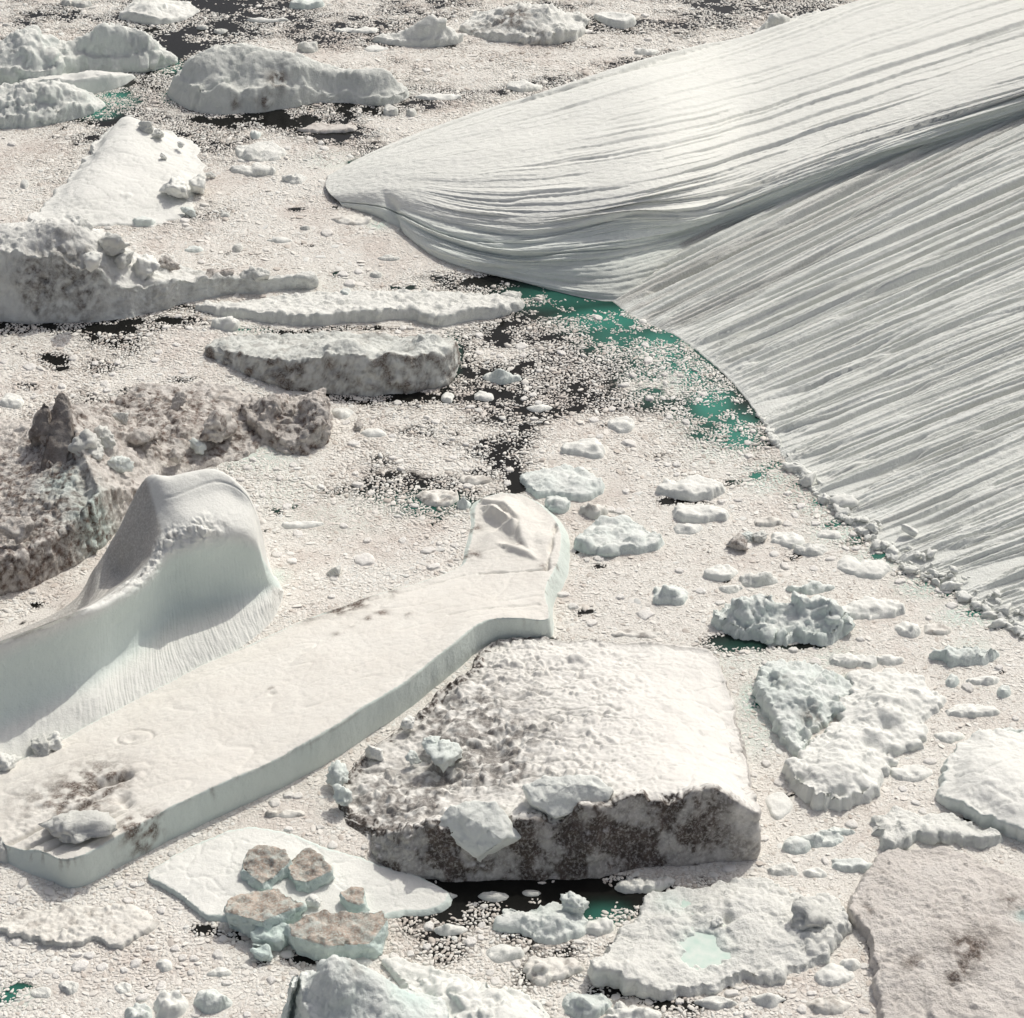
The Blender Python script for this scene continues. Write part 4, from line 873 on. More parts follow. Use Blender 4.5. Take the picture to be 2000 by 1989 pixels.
berg('ice_floe', 'large dusty pinkish brown floe in the lower corner', 'ice floe',
     [(1735, 1662, 0.8), (1690, 1700, 1.0), (1660, 1750, 1.3), (1662, 1800, 1.8, 0.3), (1690, 1850, 1.8, 0.3), (1700, 1900, 1.6, 0.3), (1708, 1980, 1.4), (1725, 2080, 1.4), (1900, 2100, 1.4), (2140, 2060, 1.4), (2140, 1760, 1.2), (2010, 1720, 0.9), (1900, 1680, 0.8), (1820, 1662, 0.8)],
     tops=[(1800, 1750, 2.0), (1900, 1800, 2.2), (1800, 1900, 2.0), (1950, 1950, 2.2)], spine=[(1830, 1780), (1900, 1960)], mat=ice_material('ice_dusty_floe', (0.74, 0.695, 0.65), (0.80, 0.76, 0.715), 1.3), jitter=0.9, rough=(0.35, 0.15), detail=(0.12, 0.8), lump=[(0.4, 0.5), (0.22, 1.3)],
     dirt=spots((1880, 1850, 2, 3.5, 0.5), (1900, 1860, 2, 2.0, 0.5), (1870, 1905, 2, 2.0, 0.9), (1780, 1880, 2, 2, 0.6), (1690, 1780, 1.5, 1.5, 0.6), (1970, 1760, 1.6, 2, 0.6), (1720, 1710, 1, 1.2, 0.4), (1940, 1820, 1.5, 2.5, 0.35)),
     blue=lambda b: 0.9 * b.near(1998, 1795, 1.2, 1.2))
POND = P(1372, 1850, 1.3)
PF = berg('ice_floe', 'pitted white floe holding a pale green meltwater pool', 'ice floe',
     [(1163, 1903, 2.6, 0.3), (1200, 1926, 3.0, 0.3), (1250, 1948, 2.4, 0.3), (1320, 1952, 1.5), (1420, 1935, 1.3), (1520, 1912, 1.1), (1600, 1880, 1.0), (1640, 1835, 1.8), (1652, 1800, 2.0), (1630, 1770, 1.0), (1560, 1738, 0.8), (1480, 1718, 1.0), (1400, 1728, 0.9), (1300, 1748, 0.8), (1230, 1795, 0.9), (1195, 1855, 1.4)],
     tops=[(1350, 1850, 1.3), (1400, 1850, 1.3), (1370, 1830, 1.3), (1370, 1870, 1.3), (1250, 1870, 2.2), (1500, 1800, 1.7), (1450, 1760, 1.9), (1550, 1850, 1.6), (1300, 1790, 1.7), (1450, 1890, 1.7)],
     spine=[(1260, 1880), (1400, 1825), (1550, 1800)], mat=M_ROUGH, jitter=1.7, jf=0.2, rough=(0.28, 0.2), lump=[(0.6, 0.35, lambda b: 1 - b.near(1372, 1850, 1.3, 4.0)), (0.28, 1.0, lambda b: 1 - b.near(1372, 1850, 1.3, 4.2))], detail=(0.1, 1.2),
     feature=lambda b: -1.5 * b.near(1372, 1850, 1.3, 3.8) * (0.45 + 0.9 * smooth(-0.35, 0.35, fbm(b.G, 0.33, 4, 8))) - 1.3 * b.near(1418, 1792, 1.6, 1.0) - 1.1 * b.near(1335, 1778, 1.3, 2.4) * (0.5 + 0.9 * smooth(-0.35, 0.35, fbm(b.G, 0.4, 4, 6))), blue=lambda b: 0.1 * (1 - b.up) + 0.6 * b.near(1372, 1850, 0.6, 3.0) + 0.4 * b.near(1310, 1765, 0.8, 2.5))
def pool(parent, px, py, z, rx, ry, seed):
    n = 40; a = np.linspace(0, 2 * math.pi, n, endpoint=False); rr = 1 + 0.28 * fbm(np.column_stack([np.cos(a), np.sin(a), 0 * a]), 1.3, 3, seed)
    c = P(px, py, z); V = np.column_stack([c[0] + rx * rr * np.cos(a), c[1] + ry * rr * np.sin(a), np.full(n, z)]) - np.array(parent.location)
    me = bpy.data.meshes.new('melt_pool'); me.from_pydata(V.tolist(), [], [tuple(range(n))]); me.materials.append(M_POOL); me.update()
    link('melt_pool', me, 'pale green meltwater', parent=parent)
def pool_mat():
    m, n, l, b = new_mat('melt_water')
    tc = n.new('ShaderNodeNewGeometry').outputs['Position']
    l.new(mixc(n, l, ramp(n, l, noise_node(n, l, tc, 0.6, 4), 0.35, 0.7), (0.52, 0.66, 0.59), (0.68, 0.745, 0.69)), b.inputs['Base Color'])
    b.inputs['Roughness'].default_value = 0.25; b.inputs['Specular IOR Level'].default_value = 0.3
    return m
M_POOL = pool_mat()
pool(PF, 1372, 1850, 0.72, 6.2, 5.0, 3); pool(PF, 1335, 1778, 0.62, 3.6, 2.0, 4)
berg('ice_floe', 'thin flat white floe carrying the mud capped blocks', 'ice floe',
     [(288, 1712, 0.7, 0.1), (340, 1748, 0.8, 0.1), (400, 1795, 0.9, 0.1), (450, 1800, 0.5), (560, 1815, 0.4), (680, 1810, 0.4), (800, 1790, 0.5), (866, 1782, 0.7), (880, 1752, 0.7), (830, 1720, 0.6), (750, 1692, 0.5), (650, 1662, 0.4), (570, 1628, 0.4), (490, 1616, 0.4), (400, 1642, 0.5)],
     tops=[(500, 1700, 0.8), (650, 1730, 0.8), (780, 1740, 0.8)], spine=[(400, 1715), (560, 1720), (780, 1750)], mat=M_WHITE, jitter=0.5, jf=0.2, rough=(0.12, 0.2), detail=(0.03, 1.0), sink=0.6, blue=lambda b: 0.5 * (b.REG == 0))
berg('ice_floe', 'thin wavy edged floe near the lower end of the tabular iceberg', 'ice floe',
     [(0, 1818, 0.9, 0.1), (60, 1842, 0.9, 0.1), (130, 1850, 0.8, 0.1), (190, 1845, 0.7, 0.1), (230, 1852, 0.7, 0.1), (300, 1815, 0.5), (305, 1790, 0.4), (230, 1770, 0.4), (120, 1775, 0.4), (30, 1790, 0.5)],
     tops=[(150, 1810, 0.9)], spine=[(60, 1818), (240, 1812)], mat=M_PINK, jitter=0.9, jf=0.25, rough=(0.2, 0.3), lump=[(0.5, 0.8), (0.3, 1.7)], detail=(0.1, 1.3), dirt=lambda b: 0.5 * smooth(0.1, 0.6, fbm(b.G, 0.5, 3, 2)))
berg('bluish_iceberg', 'bluish ice block with a rounded knob and smooth streaked flank at the bottom', 'iceberg',
     [(555, 2010, 7, 1.5), (560, 1980, 7, 2.0), (600, 2060, 7), (720, 2090, 6), (850, 2080, 4), (880, 2010, 3), (850, 1965, 2.5), (760, 1950, 3), (640, 1945, 5), (575, 1955, 7, 2)],
     tops=[(590, 1930, 9.5), (620, 1890, 11), (680, 1868, 11), (730, 1905, 9), (700, 1950, 8), (780, 1935, 5.5), (830, 1955, 4), (640, 1960, 9)],
     mat=M_BLUE, jitter=0.7, rough=(0.6, 0.12), detail=(0.15, 0.7), cliff_noise=(0.5, 0.08), lump=[(0.5, 0.35)], blue=lambda b: 0.35 * (1 - b.up) + 0.7 * b.near(800, 1970, 3, 2.5), dirt=spots((690, 1885, 11, 1.5, 0.35)))
berg('snow_mound', 'soft white snow mounds beside the bluish block at the bottom', 'iceberg',
     [(850, 2020, 2), (900, 2060, 2), (1030, 2070, 2), (1080, 2010, 1.4), (1040, 1960, 1), (960, 1925, 0.9), (880, 1905, 0.8), (800, 1880, 0.7), (745, 1880, 0.7), (780, 1930, 1.4)],
     tops=[(900, 1950, 3.4), (960, 1965, 3), (860, 1925, 2.4), (1000, 2000, 3)], spine=[(830, 1930), (940, 1975)], mat=M_WHITE, jitter=0.8, rough=(0.5, 0.2), lump=[(1.0, 0.35), (0.5, 0.9)], blue=lambda b: 0.4 * (1 - b.up))

# ---- bergs beyond
berg('peaked_iceberg', 'small peaked white berg far out near the top of the frame', 'iceberg',
     [(722, 82, 1.2), (770, 88, 1.4), (830, 92, 1.8), (885, 88, 2), (902, 78, 1.2), (860, 70, 1.5), (790, 70, 1.2)],
     tops=[(840, 28, 7.5), (800, 55, 4), (870, 55, 4.5), (770, 72, 2.4)], spine=[(760, 80), (870, 80)], mat=M_ROUGH, jitter=0.9, rough=(0.6, 0.2), lump=[(1.0, 0.3), (0.5, 0.8)], blue=lambda b: 0.2 * (1 - b.up))
berg('dusty_iceberg', 'rubbly berg with a grey stained hollow far out near the top of the frame', 'iceberg',
     [(895, 55, 1), (930, 72, 1.5), (1000, 84, 2.2), (1060, 88, 2.6), (1100, 84, 3), (1135, 72, 2), (1140, 40, 1.5), (1050, 22, 1.2), (940, 30, 1)],
     tops=[(1000, 15, 5), (1060, 18, 6), (1100, 40, 6.5), (1040, 55, 3.5), (970, 45, 2.8)], spine=[(950, 56), (1100, 58)], mat=M_ROUGH, jitter=1.0, rough=(0.7, 0.2), lump=[(1.2, 0.3), (0.6, 0.8)], dirt=spots((1000, 48, 2.5, 5, 0.9), (1050, 65, 3, 3, 0.5), (925, 55, 1.5, 3, 0.6)), blue=lambda b: 0.1 * (1 - b.up))
berg('white_iceberg', 'flat topped white berg with a shaded notch at the top edge of the frame', 'iceberg',
     [(232, 34, 1), (258, 42, 2.6), (285, 48, 2.8), (315, 48, 1.6), (360, 40, 1), (390, 18, 0.8), (340, 5, 1), (260, 12, 1.5)],
     tops=[(300, 5, 3.5), (270, 15, 3.5), (340, 15, 2)], spine=[(270, 28), (350, 24)], mat=M_WHITE, jitter=0.8, rough=(0.6, 0.2), lump=[(0.9, 0.3), (0.4, 0.8)], blue=lambda b: 0.2 * (1 - b.up))
berg('white_iceberg', 'small smooth slanting berg beyond the stained rubbly one', 'iceberg',
     [(1160, 32, 1), (1185, 50, 2), (1215, 57, 2.2), (1240, 50, 2), (1236, 38, 1.5), (1190, 28, 1)],
     tops=[(1180, 25, 3.5), (1220, 32, 3.5)], spine=[(1185, 40), (1225, 46)], mat=M_WHITE, jitter=0.5, rough=(0.3, 0.2), blue=lambda b: 0.2 * (1 - b.up))
berg('white_iceberg', 'pale jagged berg just behind the whaleback skyline', 'iceberg',
     [(1470, 80, 1.5), (1540, 70, 2), (1620, 52, 2), (1660, 35, 1.5), (1600, 28, 1), (1500, 50, 1)],
     tops=[(1530, 32, 5), (1500, 48, 4), (1610, 25, 4.5)], spine=[(1500, 66), (1630, 42)], mat=M_ROUGH, jitter=0.8, rough=(0.6, 0.2), lump=[(1.0, 0.3), (0.5, 0.8)])

# ---- smaller floes and growlers the photograph shows one by one: (centre x, y, half width, half depth in pixels, edge height, top height, material, rough, label)
FLOES = [
 (1095, 945, 82, 34, 1.2, 1.8, M_BLUE, 0.7, 'oval floe with two bluish hollows beyond the hummocky end of the slab'),
 (1205, 1052, 82, 36, 1.4, 2.2, M_BLUE, 0.8, 'oval floe with deep grey blue hollows beside the cracked slab end'),
 (1350, 960, 62, 22, 1.6, 2.4, M_WHITE, 0.4, 'split floe half with a dark gap under its lower rim'),
 (1368, 1004, 58, 16, 1.3, 1.6, M_WHITE, 0.5, 'crescent floe half just below the dark gap'),
 (1143, 876, 44, 20, 1.0, 1.9, M_WHITE, 0.2, 'smooth white mound shaped floe alone in the brash'),
 (1215, 832, 30, 14, 0.8, 1.3, M_WHITE, 0.3, 'small rounded white floe above the smooth mound'),
 (980, 740, 36, 12, 0.9, 1.5, M_BLUE, 0.5, 'bluish white floe in the dark water beyond the grey blocky iceberg'),
 (945, 775, 22, 10, 0.6, 0.9, M_WHITE, 0.3, 'small white floe at the brink of the dark lead'),
 (1050, 798, 24, 8, 0.5, 0.8, M_WHITE, 0.2, 'flat oval floe below the green water'),
 (875, 778, 14, 10, 0.8, 1.4, M_WHITE, 0.3, 'little triangular growler under the grey blocky iceberg corner'),
 (730, 848, 30, 9, 0.5, 0.8, M_WHITE, 0.2, 'slim pale floe below the broken brown block'),
 (925, 938, 32, 11, 0.4, 0.6, M_PINK, 0.2, 'thin oval floe among the dark brash above the slab end'),
 (668, 808, 20, 10, 0.7, 1.3, M_WHITE, 0.3, 'round growler touching the brown block end'),
 (590, 1024, 40, 9, 0.4, 0.6, M_WHITE, 0.2, 'thin pale floe to the side of the sail'),
 (860, 972, 40, 16, 0.8, 1.2, M_PINK, 0.6, 'rough dusty floe against the slab hummocks'),
 (905, 985, 16, 10, 0.9, 1.2, M_BLUE, 0.4, 'greenish chip stuck beside the rough dusty floe'),
 (1160, 1000, 30, 13, 1.2, 2.0, M_PINK, 0.7, 'hollow little berg behind the slab hummocks'),
 (1090, 985, 28, 16, 1.1, 1.9, M_BLUE, 0.7, 'squat bluish berg touching the slab far corner'),
 (1310, 1165, 36, 18, 1.0, 1.8, M_BLUE, 0.6, 'small angular bluish berg beyond the wedge iceberg'),
 (1240, 1240, 50, 8, 0.3, 0.5, M_PINK, 0.3, 'barely raised sliver behind the wedge top'),
 (1408, 1118, 36, 14, 0.7, 1.0, M_WHITE, 0.5, 'pale floe with a lumpy rim above the crumbling berg'),
 (1540, 1055, 34, 16, 0.7, 1.2, M_WHITE, 0.4, 'rounded pale floe below the dark rubble near the ridged foot'),
 (1580, 1075, 34, 12, 0.6, 0.9, M_ROUGH, 0.7, 'flat floe bearing a ring shaped lump'),
 (1700, 1112, 38, 18, 0.6, 0.8, M_WHITE, 0.2, 'smooth flat floe beside the green slot at the ridged foot'),
 (1660, 1105, 26, 16, 0.5, 0.8, M_WHITE, 0.2, 'smaller flat floe with dark outline near the green slot'),
 (1700, 1190, 62, 22, 1.0, 1.8, M_WHITE, 0.4, 'domed floe with one grey hollow beyond the crumbling berg'),
 (1775, 1230, 24, 18, 1.0, 1.7, M_WHITE, 0.4, 'white floe shaped like a tooth'),
 (1832, 1230, 28, 12, 0.5, 0.7, M_PINK, 0.4, 'thin floe beside the tooth shaped one'),
 (1885, 1285, 62, 16, 2.0, 3.0, M_BLUE, 0.9, 'knobbly blue grey growler near the frame edge'),
 (1665, 1290, 55, 16, 0.8, 1.4, M_WHITE, 0.6, 'low floe with bitten rim below the crumbling berg'),
 (1960, 1352, 16, 12, 1.0, 2.0, M_BLUE, 0.5, 'blue grey boulder near the frame edge'),
 (1860, 1330, 14, 12, 1.0, 1.8, M_BLUE, 0.5, 'round blue grey boulder on the flat snow'),
 (1900, 1390, 60, 14, 0.6, 1.0, M_WHITE, 0.4, 'rippled low floe above the broad smooth floe'),
 (1780, 1510, 40, 22, 0.6, 0.8, M_WHITE, 0.2, 'squared flat floe beside the pale mound'),
 (1970, 1430, 40, 7, 0.7, 0.9, M_BLUE, 0.6, 'narrow bluish strip above the broad smooth floe'),
 (1520, 1575, 26, 26, 0.4, 0.6, M_WHITE, 0.1, 'smooth leaning plate beside the wedge corner'),
 (1605, 1640, 42, 16, 0.8, 1.6, M_BLUE, 0.7, 'blue green scalloped growler below the mound'),
 (1555, 1650, 26, 20, 0.7, 1.2, M_BLUE, 0.6, 'pale scalloped growler close beside the wedge corner'),
 (1665, 1692, 50, 14, 0.8, 1.2, M_BLUE, 0.6, 'bluish ridge of ice above the pinkish floe'),
 (1570, 1845, 14, 16, 1.0, 2.0, M_WHITE, 0.4, 'upright white lump by the crack of the pinkish floe'),
 (1660, 1885, 22, 14, 0.8, 1.4, M_WHITE, 0.4, 'round snowy lump in the crack beside the pinkish floe'),
 (1630, 1905, 40, 22, 0.5, 0.8, M_WHITE, 0.3, 'lens shaped plate between the pool floe and the pinkish floe'),
 (1055, 1805, 100, 36, 1.0, 2.4, M_BLUE, 0.9, 'rough bluish floe topped by a small white peak in front of the wedge'),
 (1170, 1810, 34, 16, 0.8, 1.4, M_WHITE, 0.5, 'short white floe beside the little black pool'),
 (1260, 1730, 60, 20, 0.8, 1.2, M_ROUGH, 0.7, 'rubbly floe edge just in front of the wedge shadow'),
 (985, 1862, 34, 18, 0.7, 1.1, M_WHITE, 0.4, 'smooth loaf shaped floe below the rough bluish one'),
 (1075, 1895, 60, 26, 0.7, 1.2, M_PINK, 0.6, 'lumpy cream floe beside the loaf shaped one'),
 (1140, 1965, 46, 26, 1.0, 2.0, M_BLUE, 0.7, 'broken bluish heap at the bottom beside the pool floe'),
 (1240, 1985, 60, 22, 1.0, 1.8, M_WHITE, 0.6, 'snowy heap under the pool floe'),
 (330, 1965, 36, 26, 2.0, 3.6, M_WHITE, 0.6, 'tall snowy lump at the bottom near the bluish block'),
 (415, 1960, 40, 22, 1.6, 2.8, M_BLUE, 0.6, 'translucent bluish lump at the bottom'),
 (270, 1985, 30, 20, 1.6, 2.6, M_BLUE, 0.5, 'grey blue stub at the bottom edge'),
 (320, 1885, 20, 14, 0.6, 1.0, M_WHITE, 0.4, 'round pale growler in the lower brash'),
 (240, 1930, 16, 12, 0.5, 0.9, M_WHITE, 0.4, 'little pale knob in the lower brash'),
 (135, 1930, 22, 14, 0.6, 1.0, M_ROUGH, 0.5, 'broken pale growler in the lower brash'),
 (80, 1940, 20, 12, 0.5, 0.9, M_ROUGH, 0.5, 'small pale growler near the lower edge'),
 (175, 1808, 14, 10, 0.8, 1.6, M_GREY, 0.4, 'dark grey boulder on the thin wavy floe'),
 (8, 1640, 24, 42, 2.4, 3.4, M_GREY, 0.3, 'grey smooth block cut by the frame at the slab corner'),
 (505, 300, 52, 20, 0.9, 1.4, M_ROUGH, 0.9, 'heap of grey blocks on a small round floe'),
 (495, 334, 46, 10, 0.9, 1.2, M_ROUGH, 0.8, 'curved rim of rubble in front of the block heap'),
 (575, 350, 26, 10, 0.7, 1.4, M_ROUGH, 0.8, 'low rubble patch beside the curved rim'),
 (285, 435, 26, 9, 1.2, 2.0, M_BLUE, 0.6, 'bluish lump at the foot of the snow ramp'),
 (600, 95, 20, 10, 1.6, 3.0, M_GREY, 0.6, 'small grey berg beyond the dome'),
 (735, 95, 24, 6, 0.4, 0.5, M_WHITE, 0.1, 'flat pale plate before the small peaked berg'),
 (1265, 103, 24, 6, 0.8, 1.4, M_WHITE, 0.3, 'thin white sliver of berg beyond the whaleback'),
 (763, 218, 16, 9, 1.5, 2.6, M_GREY, 0.5, 'rounded lump at the end of the dome tail'),
 (805, 222, 11, 8, 1.2, 2.2, M_GREY, 0.5, 'dark boulder at the end of the dome tail'),
 (500, 265, 12, 7, 1.0, 2.0, M_BLUE, 0.4, 'bluish knob on the brash beyond the block heap'),
 (1020, 170, 40, 10, 0.8, 1.4, M_ROUGH, 0.5, 'pale ruffled floe behind the whaleback'),
 (640, 252, 66, 9, 0.7, 1.0, M_BROWN, 0.5, 'long muddy sliver in front of the dome tail'),
 (600, 10, 36, 10, 1.4, 2.6, M_BLUE, 0.5, 'pale berg cut by the top edge of the frame'),
 (160, 10, 20, 5, 1.2, 2.4, M_GREY, 0.5, 'little grey berg at the top edge of the frame'),
 (130, 8, 12, 4, 1.0, 1.8, M_GREY, 0.5, 'tiny grey berg at the top edge of the frame'),
 (430, 62, 14, 5, 0.8, 1.6, M_GREY, 0.5, 'small grey lump in the far brash'),
 (445, 635, 30, 11, 1.2, 1.8, M_WHITE, 0.6, 'white growler in front of the long low floe'),
 (395, 55, 12, 3, 0.8, 1.2, M_GREY, 0.4, 'dark little berg in the far brash beyond the dome'),
 (25, 785, 26, 16, 0.8, 1.4, M_WHITE, 0.3, 'smooth white floe cut by the frame near the shards'),
 (500, 1020, 20, 8, 0.3, 0.5, M_PINK, 0.3, 'thin chip close to the sail flank'),
 (380, 488, 20, 6, 0.6, 1.2, M_BLUE, 0.3, 'pale tilted plate beyond the cracked iceberg tail'),
 (465, 485, 12, 8, 0.8, 1.8, M_GREY, 0.4, 'small pointed lump beyond the cracked iceberg tail'),
 (48, 362, 9, 8, 0.8, 1.6, M_GREY, 0.4, 'grey knob beside the snow ramp'),
 (675, 575, 12, 9, 0.9, 1.8, M_BLUE, 0.4, 'pointed bluish knob on the far edge of the low floe'),
 (1000, 580, 22, 9, 0.9, 1.5, M_GREY, 0.4, 'grey leaning plate at the end of the low floe'),
 (735, 538, 14, 6, 0.8, 1.4, M_GREY, 0.5, 'grey knob on the open brash near the whaleback'),
 (440, 420, 9, 5, 0.7, 1.4, M_GREY, 0.5, 'small stained knob on the open brash'),
 (595, 446, 10, 4, 0.6, 1.0, M_GREY, 0.4, 'small flat knob on the open brash'),
 (1345, 1035, 30, 10, 0.5, 0.9, M_WHITE, 0.6, 'low snowy crust beyond the split floe'),
 (1480, 1135, 40, 14, 0.6, 1.1, M_ROUGH, 0.7, 'crusted pale patch just above the crumbling berg'),
 (1585, 1150, 44, 12, 0.7, 1.4, M_BLUE, 0.7, 'bluish crust touching the far side of the crumbling berg'),
 (1620, 1045, 26, 9, 0.5, 0.8, M_WHITE, 0.4, 'thin oval plate near the rubble of the ribbed foot'),
 (1500, 1020, 30, 10, 0.5, 0.8, M_PINK, 0.5, 'dusty plate below the last green water'),
 (1425, 1150, 26, 8, 0.5, 0.9, M_ROUGH, 0.6, 'small rough crust beside the bluish crust'),
 (1740, 1290, 30, 10, 0.6, 1.0, M_WHITE, 0.4, 'small pale plate below the tooth shaped floe'),
 (1920, 1330, 34, 9, 0.5, 0.9, M_WHITE, 0.5, 'pale plate between the knobbly growler and the blue grey boulder'),
 (1850, 1440, 30, 10, 0.5, 0.8, M_WHITE, 0.4, 'snowy plate above the broad smooth floe corner'),
 (1640, 1625, 30, 9, 0.6, 1.0, M_BLUE, 0.5, 'bluish strip between the scalloped growler and the bitten floe'),
 (1590, 1705, 26, 10, 0.6, 1.1, M_WHITE, 0.5, 'white hump above the pool floe'),
 (1530, 1700, 30, 12, 0.6, 1.0, M_ROUGH, 0.6, 'rough crust below the wedge corner'),
 (1400, 1960, 40, 12, 0.6, 1.0, M_ROUGH, 0.6, 'rubbly strip under the front rim of the pool floe'),
 (1500, 1955, 36, 14, 0.6, 1.1, M_WHITE, 0.5, 'pale hump in the bottom brash below the pool floe'),
 (1620, 1965, 40, 16, 0.6, 1.0, M_PINK, 0.5, 'cream plate against the lower side of the pinkish floe'),
 (880, 1815, 30, 12, 0.7, 1.2, M_WHITE, 0.5, 'white crust at the tip of the thin white floe'),
 (920, 1700, 24, 6, 0.4, 0.6, M_GREY, 0.2, 'grey slab floating in the shadow of the sooty wall'),
 (870, 1752, 22, 8, 0.4, 0.6, M_GREY, 0.3, 'dim plate in the black water at the tip of the thin white floe'),
 (960, 1752, 30, 9, 0.5, 0.7, M_GREY, 0.3, 'dim striped plate in the black water before the sooty wall'),
 (1040, 1745, 20, 7, 0.4, 0.6, M_GREY, 0.3, 'small dim plate in the black water before the sooty wall'),
 (700, 1880, 30, 10, 0.6, 1.0, M_WHITE, 0.5, 'pale crust behind the bluish block'),
 (200, 1700, 30, 9, 0.4, 0.7, M_PINK, 0.5, 'dusty crust just under the tabular cliff corner'),
 (430, 1900, 26, 10, 0.5, 0.9, M_WHITE, 0.4, 'pale oval plate in the lower brash'),
 (560, 1590, 40, 8, 0.4, 0.6, M_PINK, 0.4, 'dusty strip in the brash below the tabular cliff'),
 (760, 505, 22, 5, 0.5, 0.8, M_GREY, 0.4, 'dim sliver on the open brash beside the whaleback'),
 (690, 430, 44, 10, 0.5, 0.8, M_PINK, 0.5, 'dusty plate near the whaleback nose'),
 (545, 470, 26, 5, 0.4, 0.7, M_WHITE, 0.4, 'thin pale sliver on the open brash'),
 (700, 60, 40, 5, 0.5, 0.8, M_WHITE, 0.4, 'thin far plate beside the small peaked berg'),
 (520, 40, 40, 4, 0.6, 1.0, M_WHITE, 0.4, 'thin far plate near the top edge'),
 (860, 190, 50, 6, 0.5, 0.8, M_WHITE, 0.4, 'thin pale plate behind the whaleback nose'),
]
def floe(i, v):
    px, py, rx, ry, h0, ht, mat, rg, lab = v
    rnd = random.Random(i * 31 + 5)
    k = max(7, int(6 + rx / 14)); ph = rnd.random() * 6
    o = []
    for j in range(k):
        a = 2 * math.pi * j / k + rnd.uniform(-0.2, 0.2)
        r = 1 + rnd.uniform(-0.2, 0.16)
        o.append((px + rx * r * math.cos(a), py + ry * r * math.sin(a), h0 * rnd.uniform(0.7, 1.2) * (1.0 if math.sin(a) > 0 else 0.6), 0.25 + 0.25 * h0))
    cz = P(px, py); mp = FPX / np.linalg.norm(cz - [0, 0, CAMH])
    big = rx / mp
    lm = [(rg * min(1.2, 0.25 * big), 1.6 / max(big, 1.2)), (rg * 0.4, 1.1)]
    sp = [(px - rx * 0.55, py), (px + rx * 0.55, py)] if rx > 1.6 * ry else None
    tp = [(px - rx * 0.3, py - ht * 4, ht * rnd.uniform(0.7, 1.1)), (px + rx * 0.35, py - ht * 4, ht * rnd.uniform(0.6, 1.1)), (px, py + ry * 0.2 - ht * 4, ht * rnd.uniform(0.4, 1.0))]
    kindname = 'ice_floe' if ht < 2.0 and rx > 22 else ('growler' if ht < 2.6 else 'small_iceberg')
    return berg(kindname, lab, {'ice_floe': 'ice floe', 'growler': 'growler', 'small_iceberg': 'iceberg'}[kindname], o, tops=tp, spine=sp, mat=mat, w=0.4, jitter=min(0.6, 0.12 * big), jf=0.35,
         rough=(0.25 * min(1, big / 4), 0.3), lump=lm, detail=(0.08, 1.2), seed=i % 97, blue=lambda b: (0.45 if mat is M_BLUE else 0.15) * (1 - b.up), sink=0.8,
         dirt=(lambda b: 0.6 * smooth(0.0, 0.5, fbm(b.G, 0.6, 3, i % 50))) if mat in (M_PINK, M_BROWN) else ((lambda b: 0.25 * smooth(0.1, 0.6, fbm(b.G, 0.6, 3, i % 50))) if mat is M_GREY else None))
for i, v in enumerate(FLOES): floe(i, v)

# ================================================================== FACETED CHUNKS
_bm = bmesh.new(); bmesh.ops.create_icosphere(_bm, subdivisions=4, radius=1.0); _bm.verts.ensure_lookup_table()
ICO_V = np.array([v.co[:] for v in _bm.verts]); ICO_F = [[v.index for v in f.verts] for f in _bm.faces]; _bm.free()
_bm = bmesh.new(); bmesh.ops.create_icosphere(_bm, subdivisions=3, radius=1.0); _bm.verts.ensure_lookup_table()
ICO3_V = np.array([v.co[:] for v in _bm.verts]); ICO3_F = [[v.index for v in f.verts] for f in _bm.faces]; _bm.free()
def facet_mesh(name, mat, seed, planes=None, size=(1, 1, 1), rnd=0.05, nz=0.04, fine=False, blue=0.1, dirt=None, soft=26):
    """a block cut by random planes, edges slightly worn"""
    rs = np.random.RandomState(seed)
    if planes is None:
        n = rs.normal(size=(11, 3)); n /= np.linalg.norm(n, axis=1, keepdims=True); d = rs.uniform(0.55, 1.0, 11)
    else:
        n = np.array([q[:3] for q in planes], float); n /= np.linalg.norm(n, axis=1, keepdims=True); d = np.array([q[3] for q in planes], float)
    V = ICO_V if fine else ICO3_V; F = ICO_F if fine else ICO3_F
    inv = np.maximum(V @ n.T, 1e-3) / d
    r = 1.0 / (np.power((np.maximum(inv, 1e-3) ** soft).sum(1), 1.0 / soft) + 1e-3)
    r = np.minimum(r, 1.5)
    r = r * (1 + nz * fbm(V, 2.2, 4, seed % 60, 0.6) + 0.9 * nz * (lumps(V, 1.5, seed % 40) - 0.35) + 0.35 * nz * ridged(V, 2.5, 3, seed % 30))
    Q = V * r[:, None] * np.array(size)
    me = bpy.data.meshes.new(name); me.from_pydata(Q.tolist(), [], F)
    me.polygons.foreach_set('use_smooth', np.ones(len(F), bool))
    nb = V * 0; dv = np.zeros(len(V)) if dirt is None else dirt(Q, V)
    a = me.attributes.new('dirt', 'FLOAT', 'POINT'); a.data.foreach_set('value', np.asarray(dv, np.float32))
    a = me.attributes.new('blue', 'FLOAT', 'POINT'); a.data.foreach_set('value', np.full(len(V), blue, np.float32))
    me.materials.append(mat); me.update()
    return me
